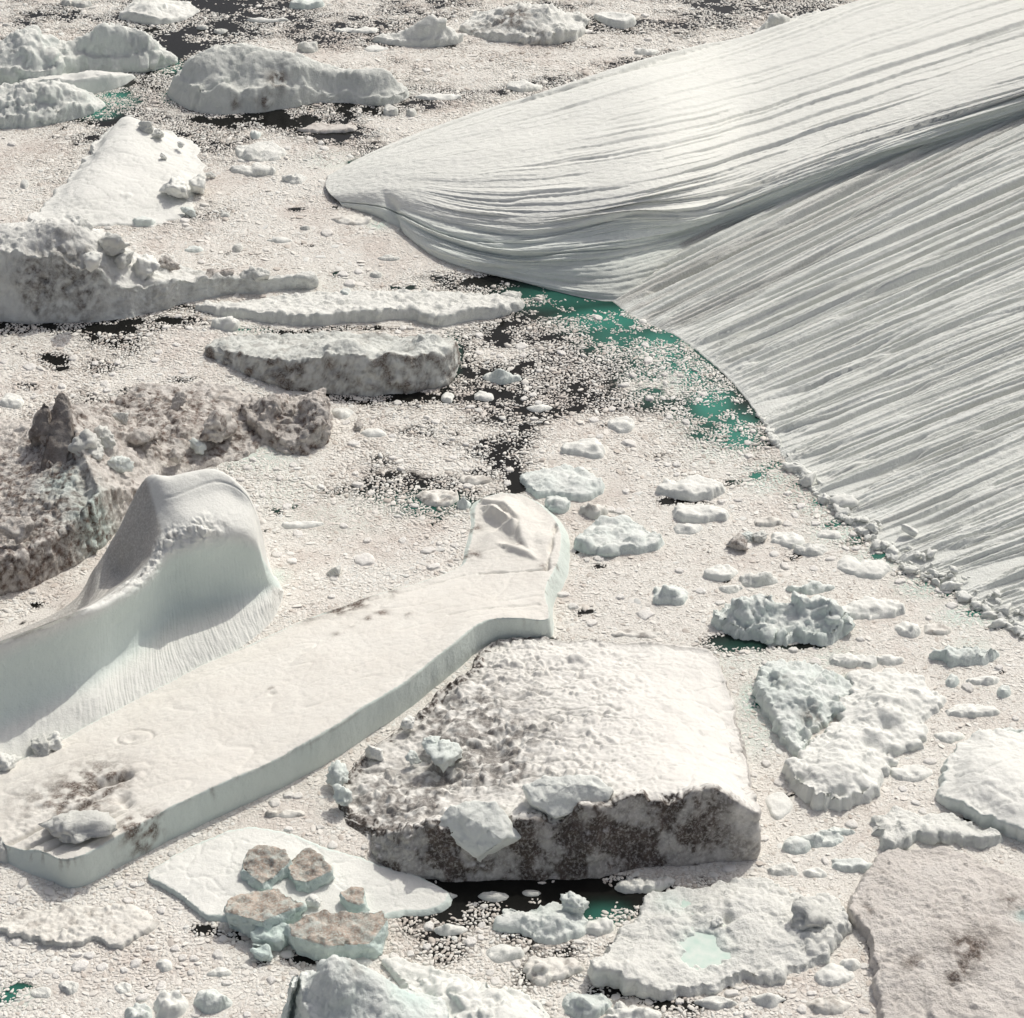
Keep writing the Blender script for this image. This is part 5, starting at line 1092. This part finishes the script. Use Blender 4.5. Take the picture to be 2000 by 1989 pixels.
# two clean facets on the rim of the dirty wedge
me, c = hull_mesh('ice_boulder', M_WHITE, hull_pts([(935, 1676, 4.2), (955, 1660, 5.8), (985, 1642, 7.4), (1024, 1634, 6.0), (850, 1610, 7.2), (868, 1628, 6.4), (905, 1590, 9.2), (880, 1571, 9.4), (925, 1562, 9.8), (968, 1566, 9.8), (1000, 1600, 8.4)], 3.0, 4.0), amp=0.3, bev=0.22, seed=3)
link('ice_boulder', me, 'clean white faceted boulder leaning on the sooty wall, the lower of two', 'ice boulder', loc=c)
me, c = hull_mesh('ice_boulder', M_WHITE, hull_pts([(1085, 1597, 8.8), (1042, 1570, 10.2), (1021, 1533, 11.4), (1062, 1517, 12.0), (1110, 1512, 12.4), (1160, 1516, 12.0), (1198, 1540, 11.0), (1188, 1562, 10.0), (1132, 1582, 9.2), (1120, 1532, 12.2)], 3.0, 4.0), amp=0.3, bev=0.22, seed=6)
link('ice_boulder', me, 'clean white faceted boulder on the rim of the sooty wall, the upper of two', 'ice boulder', loc=c)
M_MUD = ice_material('ice_mud_capped', (0.70, 0.745, 0.715), (0.785, 0.80, 0.77), 0.9, dirtcol=(0.33, 0.265, 0.22))
# mud capped blocks on the thin floe
def mudcap(Q, V): return np.clip(smooth(0.25, 0.7, V[:, 2]) * (0.85 + 0.6 * fbm(Q, 0.6, 3, 3)), 0, 1)
for (px, py, sx, sy, sz, rot, sd, lab) in (
     (520, 1705, 3.2, 3.4, 1.9, 0.1, 41, 'mud capped ice block with a blue end on the thin white floe'),
     (604, 1712, 2.8, 3.0, 1.8, -0.3, 42, 'mud capped block split off beside the one with the blue end'),
     (508, 1790, 5.0, 3.2, 2.0, 0.15, 43, 'long mud capped block over the edge of the thin white floe'),
     (652, 1838, 6.2, 3.0, 2.2, 0.12, 44, 'large half brown ice block tipped in front of the thin floe'),
     (694, 1768, 1.5, 1.8, 1.6, 0.5, 45, 'small brown topped block alone on the thin white floe'),
     (532, 1833, 2.4, 1.6, 1.5, 0.2, 46, 'creamy block squeezed between two mud capped ones'),
     (512, 1864, 1.6, 0.9, 0.7, -0.4, 47, 'smooth white pebble shaped block in front of the brown ones')):
    rs = np.random.RandomState(sd)
    sx, sy, sz = sx * 1.3, sy * 1.3, sz * 1.1
    k = 7; a = np.linspace(0, 2 * math.pi, k, endpoint=False) + rs.uniform(-.35, .35, k); tilt = rs.uniform(-.18, .18, 2)
    rr = rs.uniform(.7, 1.05, k); top = np.column_stack([sx * rr * np.cos(a), sy * rr * np.sin(a), sz + sx * rr * np.cos(a) * tilt[0] + sy * rr * np.sin(a) * tilt[1] + rs.uniform(-.12, .12, k) * sz])
    bot = np.column_stack([sx * rr * .9 * np.cos(a), sy * rr * .9 * np.sin(a) - 0.15 * sy, np.full(k, -sz * 0.6)])
    mid = np.column_stack([sx * rr * 1.05 * np.cos(a + .2), sy * rr * 1.05 * np.sin(a + .2), rs.uniform(-.2, .4, k) * sz])
    me, c = hull_mesh('ice_block', M_MUD, np.vstack([top, bot, mid]), bev=0.14, amp=0.55, seed=sd, blue=0.55, dirt=(lambda V, Nn: np.clip(smooth(0.45, 0.8, Nn[:, 2]) * (0.9 + 0.6 * fbm(V, 0.6, 3, 3)), 0, 1)) if sd < 46 else None)
    o = link('ice_block', me, lab, 'ice block', 'broken blocks on and around the thin floe', loc=P(px, py, 0.5) + c); o.rotation_euler.z = rot
# the stranded bluish blocks on the left end of the wedge
for (px, py, z, s, sd, lab) in (
     (872, 1470, 4.0, 2.3, 51, 'bluish pitted boulder casting a black shadow on the rubble'), (840, 1450, 3.5, 1.5, 52, 'small bluish boulder behind the pitted one'), (735, 1472, 1.6, 1.5, 53, 'tilted pale chunk near the slab cliff'),
     (663, 1518, 2.0, 1.7, 54, 'crumpled bluish boulder at the tip of the rubble'), (672, 1560, 2.0, 1.6, 55, 'whitish boulder below the crumpled bluish one'), (808, 1482, 2.5, 0.9, 56, 'fist sized bluish stone on the rubble'),
     (800, 1412, 2.0, 1.0, 57, 'dusty stone at the foot of the slab cliff'), (340, 368, 2.6, 3.0, 58, 'largest white boulder on the snow ramp, faceted'), (386, 360, 2.0, 2.8, 59, 'twin white boulder beside the faceted one'),
     (285, 253, 5, 1.7, 60, 'grey boulder at the top of the snow ramp'), (313, 262, 4.4, 1.3, 61, 'smaller grey boulder at the top of the snow ramp'), (352, 281, 3.0, 0.9, 62, 'stone on the far shoulder of the snow ramp'),
     (318, 305, 3.2, 0.8, 63, 'stone halfway along the snow ramp'), (368, 413, 1.0, 1.5, 64, 'blue grey stone in front of the twin boulders'), (412, 342, 0.8, 0.9, 65, 'stone off the edge of the snow ramp'),
     (220, 480, 12.5, 2.6, 66, 'dark sided boulder on the crest of the cracked iceberg'), (240, 503, 10, 2.0, 67, 'wedge stone below the dark sided boulder'), (285, 517, 7, 2.8, 68, 'big pale boulder on the shoulder of the cracked iceberg'),
     (328, 518, 5, 1.8, 69, 'cracked boulder on the brown rubble of the tail'), (490, 538, 3.2, 1.9, 70, 'grey boulder on the thin tail'), (515, 538, 3.2, 1.9, 71, 'paired grey boulder at the far end of the tail'), (435, 542, 3, 1.8, 72, 'mud stained boulder midway on the tail'), (410, 538, 3, 1.3, 73, 'little mud stained stone on the tail'), (150, 440, 16, 2.4, 74, 'pale block topping the cracked iceberg'),
     (180, 505, 13.5, 2.0, 75, 'split stone on the lip of the crack'),
     (285, 850, 5.0, 2.6, 76, 'speckled grey boulder in the mud'), (420, 840, 4.5, 3.0, 77, 'dark boulder half buried in the mud'), (390, 872, 2.6, 1.6, 78, 'small bluish boulder in the mud below the dark one'), (350, 780, 4, 1.6, 79, 'brown boulder on the far mud'), (240, 815, 6, 1.2, 80, 'grey stone on the shard slope'), (230, 905, 7.5, 1.8, 81, 'bluish stone beside the sail top'),
     (175, 868, 10, 2.6, 82, 'grey jumble block behind the shards'), (205, 855, 9.5, 1.9, 83, 'pointed grey block behind the shards'), (190, 885, 9, 1.6, 84, 'lower grey block behind the shards'), (42, 1035, 6.5, 2.4, 85, 'white capped pinnacle on the brown slope'), (345, 890, 3, 1.7, 86, 'split stone in the mud'),
     (82, 1460, 1.4, 1.7, 87, 'grey white ball on the slab beside the sail apron'), (105, 1450, 1.4, 1.4, 88, 'second smaller ball on the slab'), (15, 1490, 1.4, 1.9, 89, 'pale ball cut by the frame on the slab'), (150, 1615, 5.0, 4.6, 90, 'overhanging grey slab of ice lying on the grooved corner'),
     (615, 1760, 1.4, 0.8, 91, 'chip of ice near the split block'), (1400, 1800, 1.4, 0.9, 92, 'little block sitting in the pit of the pool floe'), (1590, 1790, 1.6, 2.6, 93, 'grey tooth at the corner of the pool floe'), (1120, 1762, 2.2, 1.8, 94, 'white peak on the rough bluish floe'), (1440, 1060, 0.6, 1.7, 95, 'brown stained stone in the pale brash'), (1458, 1048, 0.4, 1.2, 96, 'blue stone by the brown stained one'), (1485, 1050, 0.5, 1.4, 97, 'grey stone alone in the pale brash'),
     (655, 1118, 0.4, 1.2, 98, 'dark stone alone beside the slab'), (700, 835, 0.4, 1.0, 99, 'pale knob near the brown block')):
    flat = 0.38 if sd == 90 else 0.8
    m = M_BLUE if 'blu' in lab else (M_BROWN if 'brown' in lab or 'mud' in lab else (M_GREY if 'grey' in lab or 'dark' in lab else M_WHITE))
    me = facet_mesh('ice_boulder', m, sd * 3 + 1, None, (s, s * 0.9, s * flat), nz=0.26, fine=True, blue=0.14 if m is M_BLUE else 0.03, dirt=(lambda Q, V: np.clip(0.5 + 0.8 * fbm(Q, 0.5, 3, 5), 0, 1)) if m is M_BROWN else None)
    o = link('ice_boulder', me, lab, 'ice boulder', loc=P(px, py, z)); o.rotation_euler = (0, 0.15, sd)

# rubble blocks along the foot of the ribbed slope (individuals sharing ten block shapes)
BLK = [facet_mesh('foot_block', M_WHITE, 200 + k, None, (1, 0.9, 0.75), nz=0.34, blue=0.06) for k in range(10)]
rb = random.Random(11)
foot = [(1480, 812), (1520, 880), (1556, 932), (1600, 972), (1650, 1017), (1700, 1060), (1755, 1102), (1800, 1130), (1860, 1158), (1930, 1200), (2000, 1248)]
fs = np.array([P(a, b)[:2] for a, b in foot]); fl = np.concatenate([[0], np.cumsum(np.linalg.norm(np.diff(fs, axis=0), axis=1))])
nrm = upslope
for k in range(230):
    t = rb.random() ** 0.8 * fl[-1]; p = np.array([np.interp(t, fl, fs[:, 0]), np.interp(t, fl, fs[:, 1])])
    frac = t / fl[-1]
    wide = 0.8 + 5.5 * frac
    off = abs(rb.gauss(0, 0.5)) * wide - 0.3
    if rb.random() < 0.35: off = rb.uniform(-0.2, 0.6)
    sz = min(1.9, max(0.22, rb.lognormvariate(-0.75, 0.6))) * (0.75 + 0.35 * frac)
    q = p + nrm * off
    o = link('ice_block', BLK[k % 10], 'small ice block in the rubble lining the foot of the ribbed slope', 'ice block', 'rubble blocks at the foot of the ribbed slope',
             loc=(q[0], q[1], max(0.1, off * SLOPE + 0.7 * smooth(0, 4, off)) + sz * 0.3))
    o.scale = (sz * rb.uniform(0.8, 1.3), sz * rb.uniform(0.8, 1.2), sz * rb.uniform(0.7, 1.1)); o.rotation_euler = (rb.uniform(-.4, .4), rb.uniform(-.4, .4), rb.uniform(0, 6.28))

# ================================================================== SEA AND BRASH ICE
def unproject(x, y):
    """ground point -> photo pixel"""
    dy, dz = y, -CAMH
    f = dy * CP - dz * SP; u = dy * SP + dz * CP
    return PW / 2 + FPX * x / f, PH / 2 - FPX * u / f
COVER = [(100, 20, .78), (600, 30, .66), (1000, 110, .80), (1380, 60, .52), (1300, 20, .72), (280, 170, .34), (330, 95, .45), (700, 110, .72), (850, 150, .66), (620, 240, .5), (450, 270, .82), (60, 270, .82), (50, 380, .98), (560, 420, .97), (800, 470, 1.0), (680, 540, .98), (560, 300, .90),
         (150, 690, .88), (330, 690, .9), (40, 720, .82), (960, 660, .60), (1080, 640, .66), (1200, 680, .66), (1050, 740, .68), (940, 720, .60), (980, 780, .62), (1180, 780, .66), (1330, 730, .68), (1430, 830, .70), (1250, 800, .88), (800, 800, .72), (700, 860, .82), (880, 870, .74), (1020, 880, .7), (1000, 930, .5), (1100, 900, .92),
         (600, 960, .86), (780, 1000, .84), (560, 1090, .95), (760, 1080, .93), (850, 1000, .80), (1200, 960, .98), (1300, 1100, 1.05), (1400, 880, .92), (1500, 980, .95), (1550, 1120, 1.0), (1200, 1180, 1.05), (1750, 1250, 1.05), (1450, 1300, 1.0), (1900, 1350, 1.05), (1500, 1650, 1.02), (1700, 1600, 1.02), (1980, 1680, 1.0),
         (600, 1560, 1.03), (500, 1650, 1.0), (150, 1780, .90), (60, 1800, .88), (400, 1880, .9), (150, 1900, .87), (900, 1850, .85), (1000, 1720, .5), (1200, 1730, .7), (1350, 1715, .6), (1130, 1785, .6), (1500, 1980, .95), (1300, 1980, .9), (40, 1960, .85), (300, 640, .8), (620, 1240, .9), (1650, 1860, 1.0)]
HOLES_SHADE = [(1520, 905, 16, 8, .55), (1560, 948, 16, 7, .55), (1600, 985, 18, 7, .55), (1640, 1022, 20, 8, .55), (1675, 1052, 20, 8, .55), (1720, 1085, 20, 7, .55), (1765, 1118, 24, 7, .55), (1800, 1140, 24, 6, .55), (1850, 1165, 24, 6, .7), (1900, 1195, 24, 6, .7), (1950, 1222, 24, 6, .6), (100, 700, 24, 11, .9), (195, 718, 34, 10, .55), (45, 752, 24, 6, .8), (115, 718, 14, 6, .8), (185, 660, 18, 12, .6), (40, 695, 16, 5, .6), (360, 738, 24, 6, .6), (580, 408, 16, 6, 1), (660, 537, 14, 6, 1), (803, 562, 12, 5, 1), (775, 562, 10, 3, .8), (595, 483, 10, 3, .8), (655, 405, 10, 3, .6), (650, 258, 60, 16, .7), (590, 250, 50, 18, .5), (545, 238, 70, 14, .6), (330, 95, 50, 22, .35), (270, 180, 45, 28, .3),  # open water, plus dark strips painting the shadows in front of bergs
         (480, 232, 120, 8, .65), (110, 640, 180, 10, .8), (300, 628, 90, 8, .8), (430, 605, 40, 8, .5), (650, 645, 200, 6, .6), (700, 780, 190, 10, .7), (560, 775, 40, 8, .6), (900, 700, 22, 34, .5), (960, 770, 36, 14, .7), (700, 390, 30, 14, .8), (1100, 575, 130, 20, .6), (1000, 545, 100, 10, .7), (1440, 1258, 60, 16, 1.1), (1560, 1262, 60, 7, .8), (1470, 1560, 10, 4, .3), (1000, 1735, 260, 24, .55), (1150, 1770, 40, 18, .8), (1210, 1935, 60, 18, 1.0), (1300, 1962, 60, 7, .8),
         (400, 1815, 30, 12, .6), (600, 1870, 60, 12, .7), (460, 1825, 60, 10, .6), (1700, 1850, 14, 60, .5), (1180, 1110, 12, 6, .9), (1147, 1196, 12, 6, .9), (1330, 955, 60, 30, .0), (1310, 975, 30, 8, .9), (1340, 980, 50, 5, .7), (40, 1930, 30, 8, .7), (15, 1950, 20, 10, .8), (60, 1480, 5, 3, .2), (1480, 930, 16, 10, .8), (1430, 945, 30, 8, .6), (1660, 1060, 40, 10, .4), (1480, 1360, 8, 24, .8), (1470, 1375, 10, 6, .5), (1880, 1600, 70, 6, .5),
         (540, 1000, 14, 6, .8), (1550, 1085, 14, 8, .9), (1525, 1950, 14, 7, 1), (510, 1880, 20, 8, .4), (1620, 1030, 20, 8, .3), (1280, 890, 20, 8, .3), (1005, 940, 16, 22, .6)]
_rh = random.Random(23)
for _k in range(120):
    HOLES_SHADE.append((_rh.uniform(0, 2000), _rh.uniform(20, 1980), _rh.uniform(4, 13), _rh.uniform(2, 5), _rh.uniform(0.4, 0.9)))
TEAL = [(1190, 625, 95, 26, .9), (1290, 680, 60, 40, .9), (1340, 730, 50, 40, .9), (1390, 790, 44, 40, .95), (1440, 850, 45, 45, .9), (1500, 930, 55, 30, .85), (1560, 960, 30, 25, .7), (1640, 1035, 60, 30, .7), (1720, 1090, 60, 24, .6), (1810, 1145, 60, 24, .8), (1900, 1200, 70, 26, .7), (1600, 985, 50, 22, .8), (1100, 580, 110, 28, .45), (1210, 655, 70, 40, .6), (1280, 740, 60, 50, .45), (1390, 870, 60, 40, .45),
        (215, 195, 50, 18, .95), (190, 222, 36, 10, .8), (330, 130, 24, 12, .8), (335, 190, 20, 14, .5), (500, 890, 80, 40, .55), (560, 960, 60, 40, .35), (800, 990, 120, 26, .38), (660, 1010, 120, 40, .25), (740, 440, 20, 8, .8), (640, 310, 60, 20, .35), (1470, 1370, 26, 40, .8), (1620, 1330, 60, 16, .5), (1180, 1790, 50, 24, .5), (1150, 1260, 160, 20, .1), (660, 560, 160, 40, .12), (30, 1945, 50, 24, .7), (480, 645, 40, 10, .6), (880, 690, 16, 40, .5), (1480, 1420, 50, 60, .4), (545, 1125, 24, 14, .5), (1400, 1600, 20, 6, .2), (1900, 1260, 40, 20, .3), (1440, 1290, 90, 40, .25), (1350, 830, 60, 40, .35), (1640, 1280, 40, 20, .3), (1610, 1290, 30, 14, .4)]
cov_f = tps(np.array([(a, b) for a, b, _ in COVER]) / 2000.0, [c for *_, c in COVER], lam=1.0)
def blobs(px, py, L):
    s = np.zeros(px.shape)
    for cx, cy, rx, ry, a in L:
        d = ((px - cx) / rx) ** 2 + ((py - cy) / ry) ** 2
        s = np.maximum(s, a * np.exp(-d ** 1.5 * 0.9))
    return s
def cover_field(x, y):
    px, py = unproject(x, y)
    p3 = np.dstack([x, y * 0.8, 0 * x]).reshape(x.shape + (3,))
    wx = 14 * fbm(p3, 0.15, 3, 31); wy = 8 * fbm(p3, 0.15, 3, 32)
    c = cov_f(np.stack([np.clip(px, -200, 2200), np.clip(py, -60, 2100)], -1) / 2000.0)
    c = np.clip(c, 0.3, 1.05)
    n = fbm(p3 * np.array([0.6, 1.3, 1]), 0.06, 4, 22, 0.6)
    c = c + 0.42 * n * smooth(1.08, 0.7, c) + 0.10 * fbm(p3, 0.35, 3, 24)
    return np.clip(c - 0.85 * blobs(px + wx, py + wy, HOLES_SHADE), 0, 1.1), px, py

# water sheet: fine where the camera looks, coarse out to the horizon
def axis(lo, hi, step, far):
    a = np.arange(lo, hi + step, step); m = np.geomspace(step * 2, far, 22)
    return np.concatenate([(lo - m)[::-1], a, hi + m])
gx, gy = np.meshgrid(axis(-190, 190, 1.1, 6000), axis(160, 640, 1.1, 6000))
cv, px_, py_ = cover_field(gx, gy)
inside = (np.abs(gx) < 260) & (gy > 120) & (gy < 760)
slush = np.where(inside, 0.08 + 0.92 * smooth(0.47, 0.94, cv), 0.5) * np.where(inside, smooth(0.25, 0.5, cv), 1)
teal = np.where(inside, blobs(px_, py_, TEAL), 0)
sea_me = grid_mesh('sea', np.dstack([gx, gy, -0.02 + 0 * gx]), False, {'slush': slush, 'teal': teal}, M_SEA)
link('sea', sea_me, kind='structure')

# ---- pieces
def make_piece(k):
    rs = np.random.RandomState(900 + k)
    n = 9; a = np.sort(np.linspace(0, 2 * math.pi, n, endpoint=False) + rs.uniform(-0.25, 0.25, n)); r = rs.uniform(0.72, 1.12, n)
    asp = rs.uniform(0.72, 1.0)
    ring = np.column_stack([r * np.cos(a), r * np.sin(a) * asp])
    hh = rs.uniform(0.22, 0.5)
    low = np.column_stack([ring * 0.96, np.full(n, -0.35)]); mid = np.column_stack([ring, np.full(n, hh * 0.55) + rs.uniform(-.06, .06, n)])
    hi = np.column_stack([ring * rs.uniform(0.5, 0.72, (n, 1)), hh + rs.uniform(-.1, .12, n)])
    V = np.vstack([low, mid, hi, [[rs.uniform(-.2, .2), rs.uniform(-.2, .2), hh + rs.uniform(-0.05, 0.2)]]])
    F = []
    for i in range(n):
        j = (i + 1) % n
        F += [(i, j, n + j, n + i), (n + i, n + j, 2 * n + j, 2 * n + i), (2 * n + i, 2 * n + j, 3 * n)]
    me = bpy.data.meshes.new('brash_piece'); me.from_pydata(V.tolist(), [], F); me.materials.append(M_BRASH)
    me.polygons.foreach_set('use_smooth', np.ones(len(F), bool) if k % 2 else np.zeros(len(F), bool))
    me.update(); return me
pieces = bpy.data.collections.new('brash_pieces')
for k in range(12):
    o = bpy.data.objects.new('brash_piece_%02d' % k, make_piece(k)); pieces.objects.link(o)

def scatter():
    rs = np.random.RandomState(5)
    x0, x1, y0, y1, cell = -185.0, 185.0, 168.0, 630.0, 0.2
    occ = np.zeros((int((y1 - y0) / cell), int((x1 - x0) / cell)), bool)
    for poly, blk in WATERLINES:
        if blk: fill_poly(occ, poly, x0, y0, cell)
    berg_m = occ.copy()
    out = []
    for ci, (r0, r1, prob, far) in enumerate(((1.5, 2.1, .006, 900), (1.0, 1.45, .025, 900), (0.7, 1.0, .07, 900), (0.48, 0.7, .13, 900), (0.33, 0.48, .38, 900), (0.22, 0.33, .85, 640), (0.14, 0.21, .95, 520))):
        st = r1 * (1.55 if ci > 1 else 1.9)
        gx, gy = np.meshgrid(np.arange(x0 + 3, x1 - 3, st), np.arange(y0 + 3, y1 - 3, st))
        x = (gx + rs.uniform(-.4, .4, gx.shape) * st * (0.6 if ci > 1 else 0.8)).ravel(); y = (gy + rs.uniform(-.4, .4, gx.shape) * st * 0.8).ravel()
        m = (np.abs(x) < 0.275 * np.hypot(y, CAMH) + 4) & (y < far)
        x, y = x[m], y[m]
        m = ~occ[((y - y0) / cell).astype(int), ((x - x0) / cell).astype(int)]
        x, y = x[m], y[m]
        cvv, px, py = cover_field(x[:, None], y[:, None]); cvv = cvv[:, 0]
        want = cvv if ci > 1 else cvv * smooth(0.25, 0.6, cvv)
        cl = 0.5 * fbm(np.column_stack([x, y, 0 * x]), 0.16, 3, 71, 0.65) * smooth(1.0, 0.7, cvv)
        m = rs.rand(len(x)) < np.clip(prob * smooth(0.18, 0.80, want + cl) * 1.15, 0, 1)
        m &= rs.rand(len(x)) < 1 - (0.72 if ci > 2 else 0.3) * smooth(0.9, 1.0, cvv)
        x, y, cvv = x[m], y[m], cvv[m]
        r = rs.uniform(r0, r1, len(x))
        ok = np.ones(len(x), bool)
        for kx, ky in [(0, 0)] + [(math.cos(a) * .72, math.sin(a) * .72) for a in np.linspace(0, 6.28, 9)[:-1]]:
            ok &= ~occ[((y + ky * r - y0) / cell).astype(int), ((x + kx * r - x0) / cell).astype(int)]
        x, y, r, cvv = x[ok], y[ok], r[ok], cvv[ok]
        K = int(r1 * 0.9 / cell) + 1
        for dx in range(-K, K + 1):
            for dy in range(-K, K + 1):
                s = (dx * dx + dy * dy) * cell * cell <= (r * 0.85) ** 2
                occ[((y[s] - y0) / cell).astype(int) + dy, ((x[s] - x0) / cell).astype(int) + dx] = True
        out.append(np.column_stack([x, y, r, cvv, np.full(len(x), ci)]))
    return np.vstack(out), occ, berg_m
PIECES, OCC, BERG_MASK = scatter()
print('brash pieces', len(PIECES), 'cover', round(float(OCC.mean()), 3))
rs = np.random.RandomState(17)
# the 300 largest in view are things of their own
pxp, pyp = unproject(PIECES[:, 0], PIECES[:, 1])
seen = (pxp > 4) & (pxp < 1996) & (pyp > 4) & (pyp < 1985)
app = np.where(seen, PIECES[:, 2] / np.hypot(PIECES[:, 1], CAMH), 0)
order = np.argsort(-app)
big, rest = order[:290], order[290:]
def zone(px, py):
    if py < 260: return 'loose ice piece drifting in the far brash beyond the domed iceberg'
    if py < 620 and px < 1100: return 'loose ice piece in the pale brash between the cracked iceberg and the whaleback'
    if px > 900 and py < 930 and px < 1560: return 'loose ice piece drifting in the dark and green water below the whaleback'
    if py < 770: return 'loose ice piece in the brash between the cracked iceberg and the shards'
    if py < 1260 and px < 1130: return 'loose ice piece in the brash between the brown block and the tabular slab'
    if px > 1080 and py < 1320: return 'loose ice piece in the pale brash between the slab end and the ribbed slope'
    if px > 1380: return 'loose ice piece in the pale brash around the mound and the broad smooth floe'
    if px > 640: return 'loose ice piece in the brash before the sooty wall'
    return 'loose ice piece in the brash below the tabular slab cliff'
M_PIECE = ice_material('ice_loose_piece', (0.76, 0.73, 0.69), (0.82, 0.80, 0.77), 0.6)
BIGM = []
for k in range(14):
    s = np.random.RandomState(300 + k)
    pl = [(s.uniform(-.2, .2), s.uniform(-.2, .2), 1, s.uniform(.3, .5)), (0, 0, -1, .5)] + [(math.cos(a), math.sin(a), s.uniform(.1, .5), s.uniform(.7, 1.0)) for a in np.linspace(0, 6.28, 8)[:-1] + s.uniform(-.2, .2, 7)]
    BIGM.append(facet_mesh('loose_ice_piece', M_PIECE, 300 + k, pl, (1, 1, 0.8), nz=0.2, blue=0.02, soft=14))
for n_, i in enumerate(big):
    x, y, r = PIECES[i, :3]
    lab = zone(pxp[i], pyp[i])
    o = link('ice_piece', BIGM[n_ % 14], lab, 'ice piece', lab.replace('loose ice piece', 'loose ice pieces'), loc=(x, y, r * 0.05))
    o.scale = (r * rs.uniform(.85, 1.2), r * rs.uniform(.7, 1.0), r * rs.uniform(.5, .9)); o.rotation_euler = (rs.uniform(-.1, .1), rs.uniform(-.1, .1), rs.uniform(0, 6.28))
Q = PIECES[rest]
pm = bpy.data.meshes.new('brash_ice'); pm.vertices.add(len(Q))
pm.vertices.foreach_set('co', np.column_stack([Q[:, 0], Q[:, 1], rs.uniform(-0.05, 0.1, len(Q)) * Q[:, 2]]).astype(np.float32).reshape(-1))
def vattr(nm, ty, arr, key='value'):
    a = pm.attributes.new(nm, ty, 'POINT'); a.data.foreach_set(key, np.ascontiguousarray(arr).reshape(-1))
nq = len(Q)
vattr('piece_rot', 'FLOAT_VECTOR', np.column_stack([rs.normal(0, .12, nq), rs.normal(0, .12, nq), rs.uniform(0, 6.28, nq)]).astype(np.float32), 'vector')
vattr('piece_scale', 'FLOAT_VECTOR', (Q[:, 2:3] * np.column_stack([rs.uniform(.9, 1.5, nq), rs.uniform(.7, 1.1, nq), rs.uniform(.5, 1.1, nq) * (1 - 0.70 * smooth(0.72, 0.98, Q[:, 3]))])).astype(np.float32), 'vector')
vattr('piece_id', 'INT', rs.randint(0, 12, nq).astype(np.int32))
p3 = np.column_stack([Q[:, :2], 0 * Q[:, 0]])
vattr('tint', 'FLOAT', np.clip(0.5 + 0.35 * fbm(p3, 0.05, 3, 41) + rs.normal(0, 0.30, nq), 0, 1).astype(np.float32))
pm.update()
ng = bpy.data.node_groups.new('scatter_brash', 'GeometryNodeTree')
ng.interface.new_socket('Geometry', in_out='INPUT', socket_type='NodeSocketGeometry')
ng.interface.new_socket('Geometry', in_out='OUTPUT', socket_type='NodeSocketGeometry')
N_ = ng.nodes; gi = N_.new('NodeGroupInput'); go = N_.new('NodeGroupOutput')
ci = N_.new('GeometryNodeCollectionInfo'); ci.inputs['Collection'].default_value = pieces; ci.inputs['Separate Children'].default_value = True; ci.inputs['Reset Children'].default_value = True
iop = N_.new('GeometryNodeInstanceOnPoints'); iop.inputs['Pick Instance'].default_value = True
m2p = N_.new('GeometryNodeMeshToPoints')
def na(nm, ty):
    a = N_.new('GeometryNodeInputNamedAttribute'); a.data_type = ty; a.inputs['Name'].default_value = nm; return a.outputs[0]
ng.links.new(gi.outputs[0], m2p.inputs[0]); ng.links.new(m2p.outputs[0], iop.inputs['Points']); ng.links.new(ci.outputs[0], iop.inputs['Instance'])
ng.links.new(na('piece_id', 'INT'), iop.inputs['Instance Index'])
e2r = N_.new('FunctionNodeEulerToRotation'); ng.links.new(na('piece_rot', 'FLOAT_VECTOR'), e2r.inputs[0]); ng.links.new(e2r.outputs[0], iop.inputs['Rotation'])
ng.links.new(na('piece_scale', 'FLOAT_VECTOR'), iop.inputs['Scale']); ng.links.new(iop.outputs[0], go.inputs[0])
bo = link('brash_ice', pm, 'dense drift of small broken ice pieces covering the water', 'brash ice', kind='stuff')
md = bo.modifiers.new('scatter', 'NODES'); md.node_group = ng
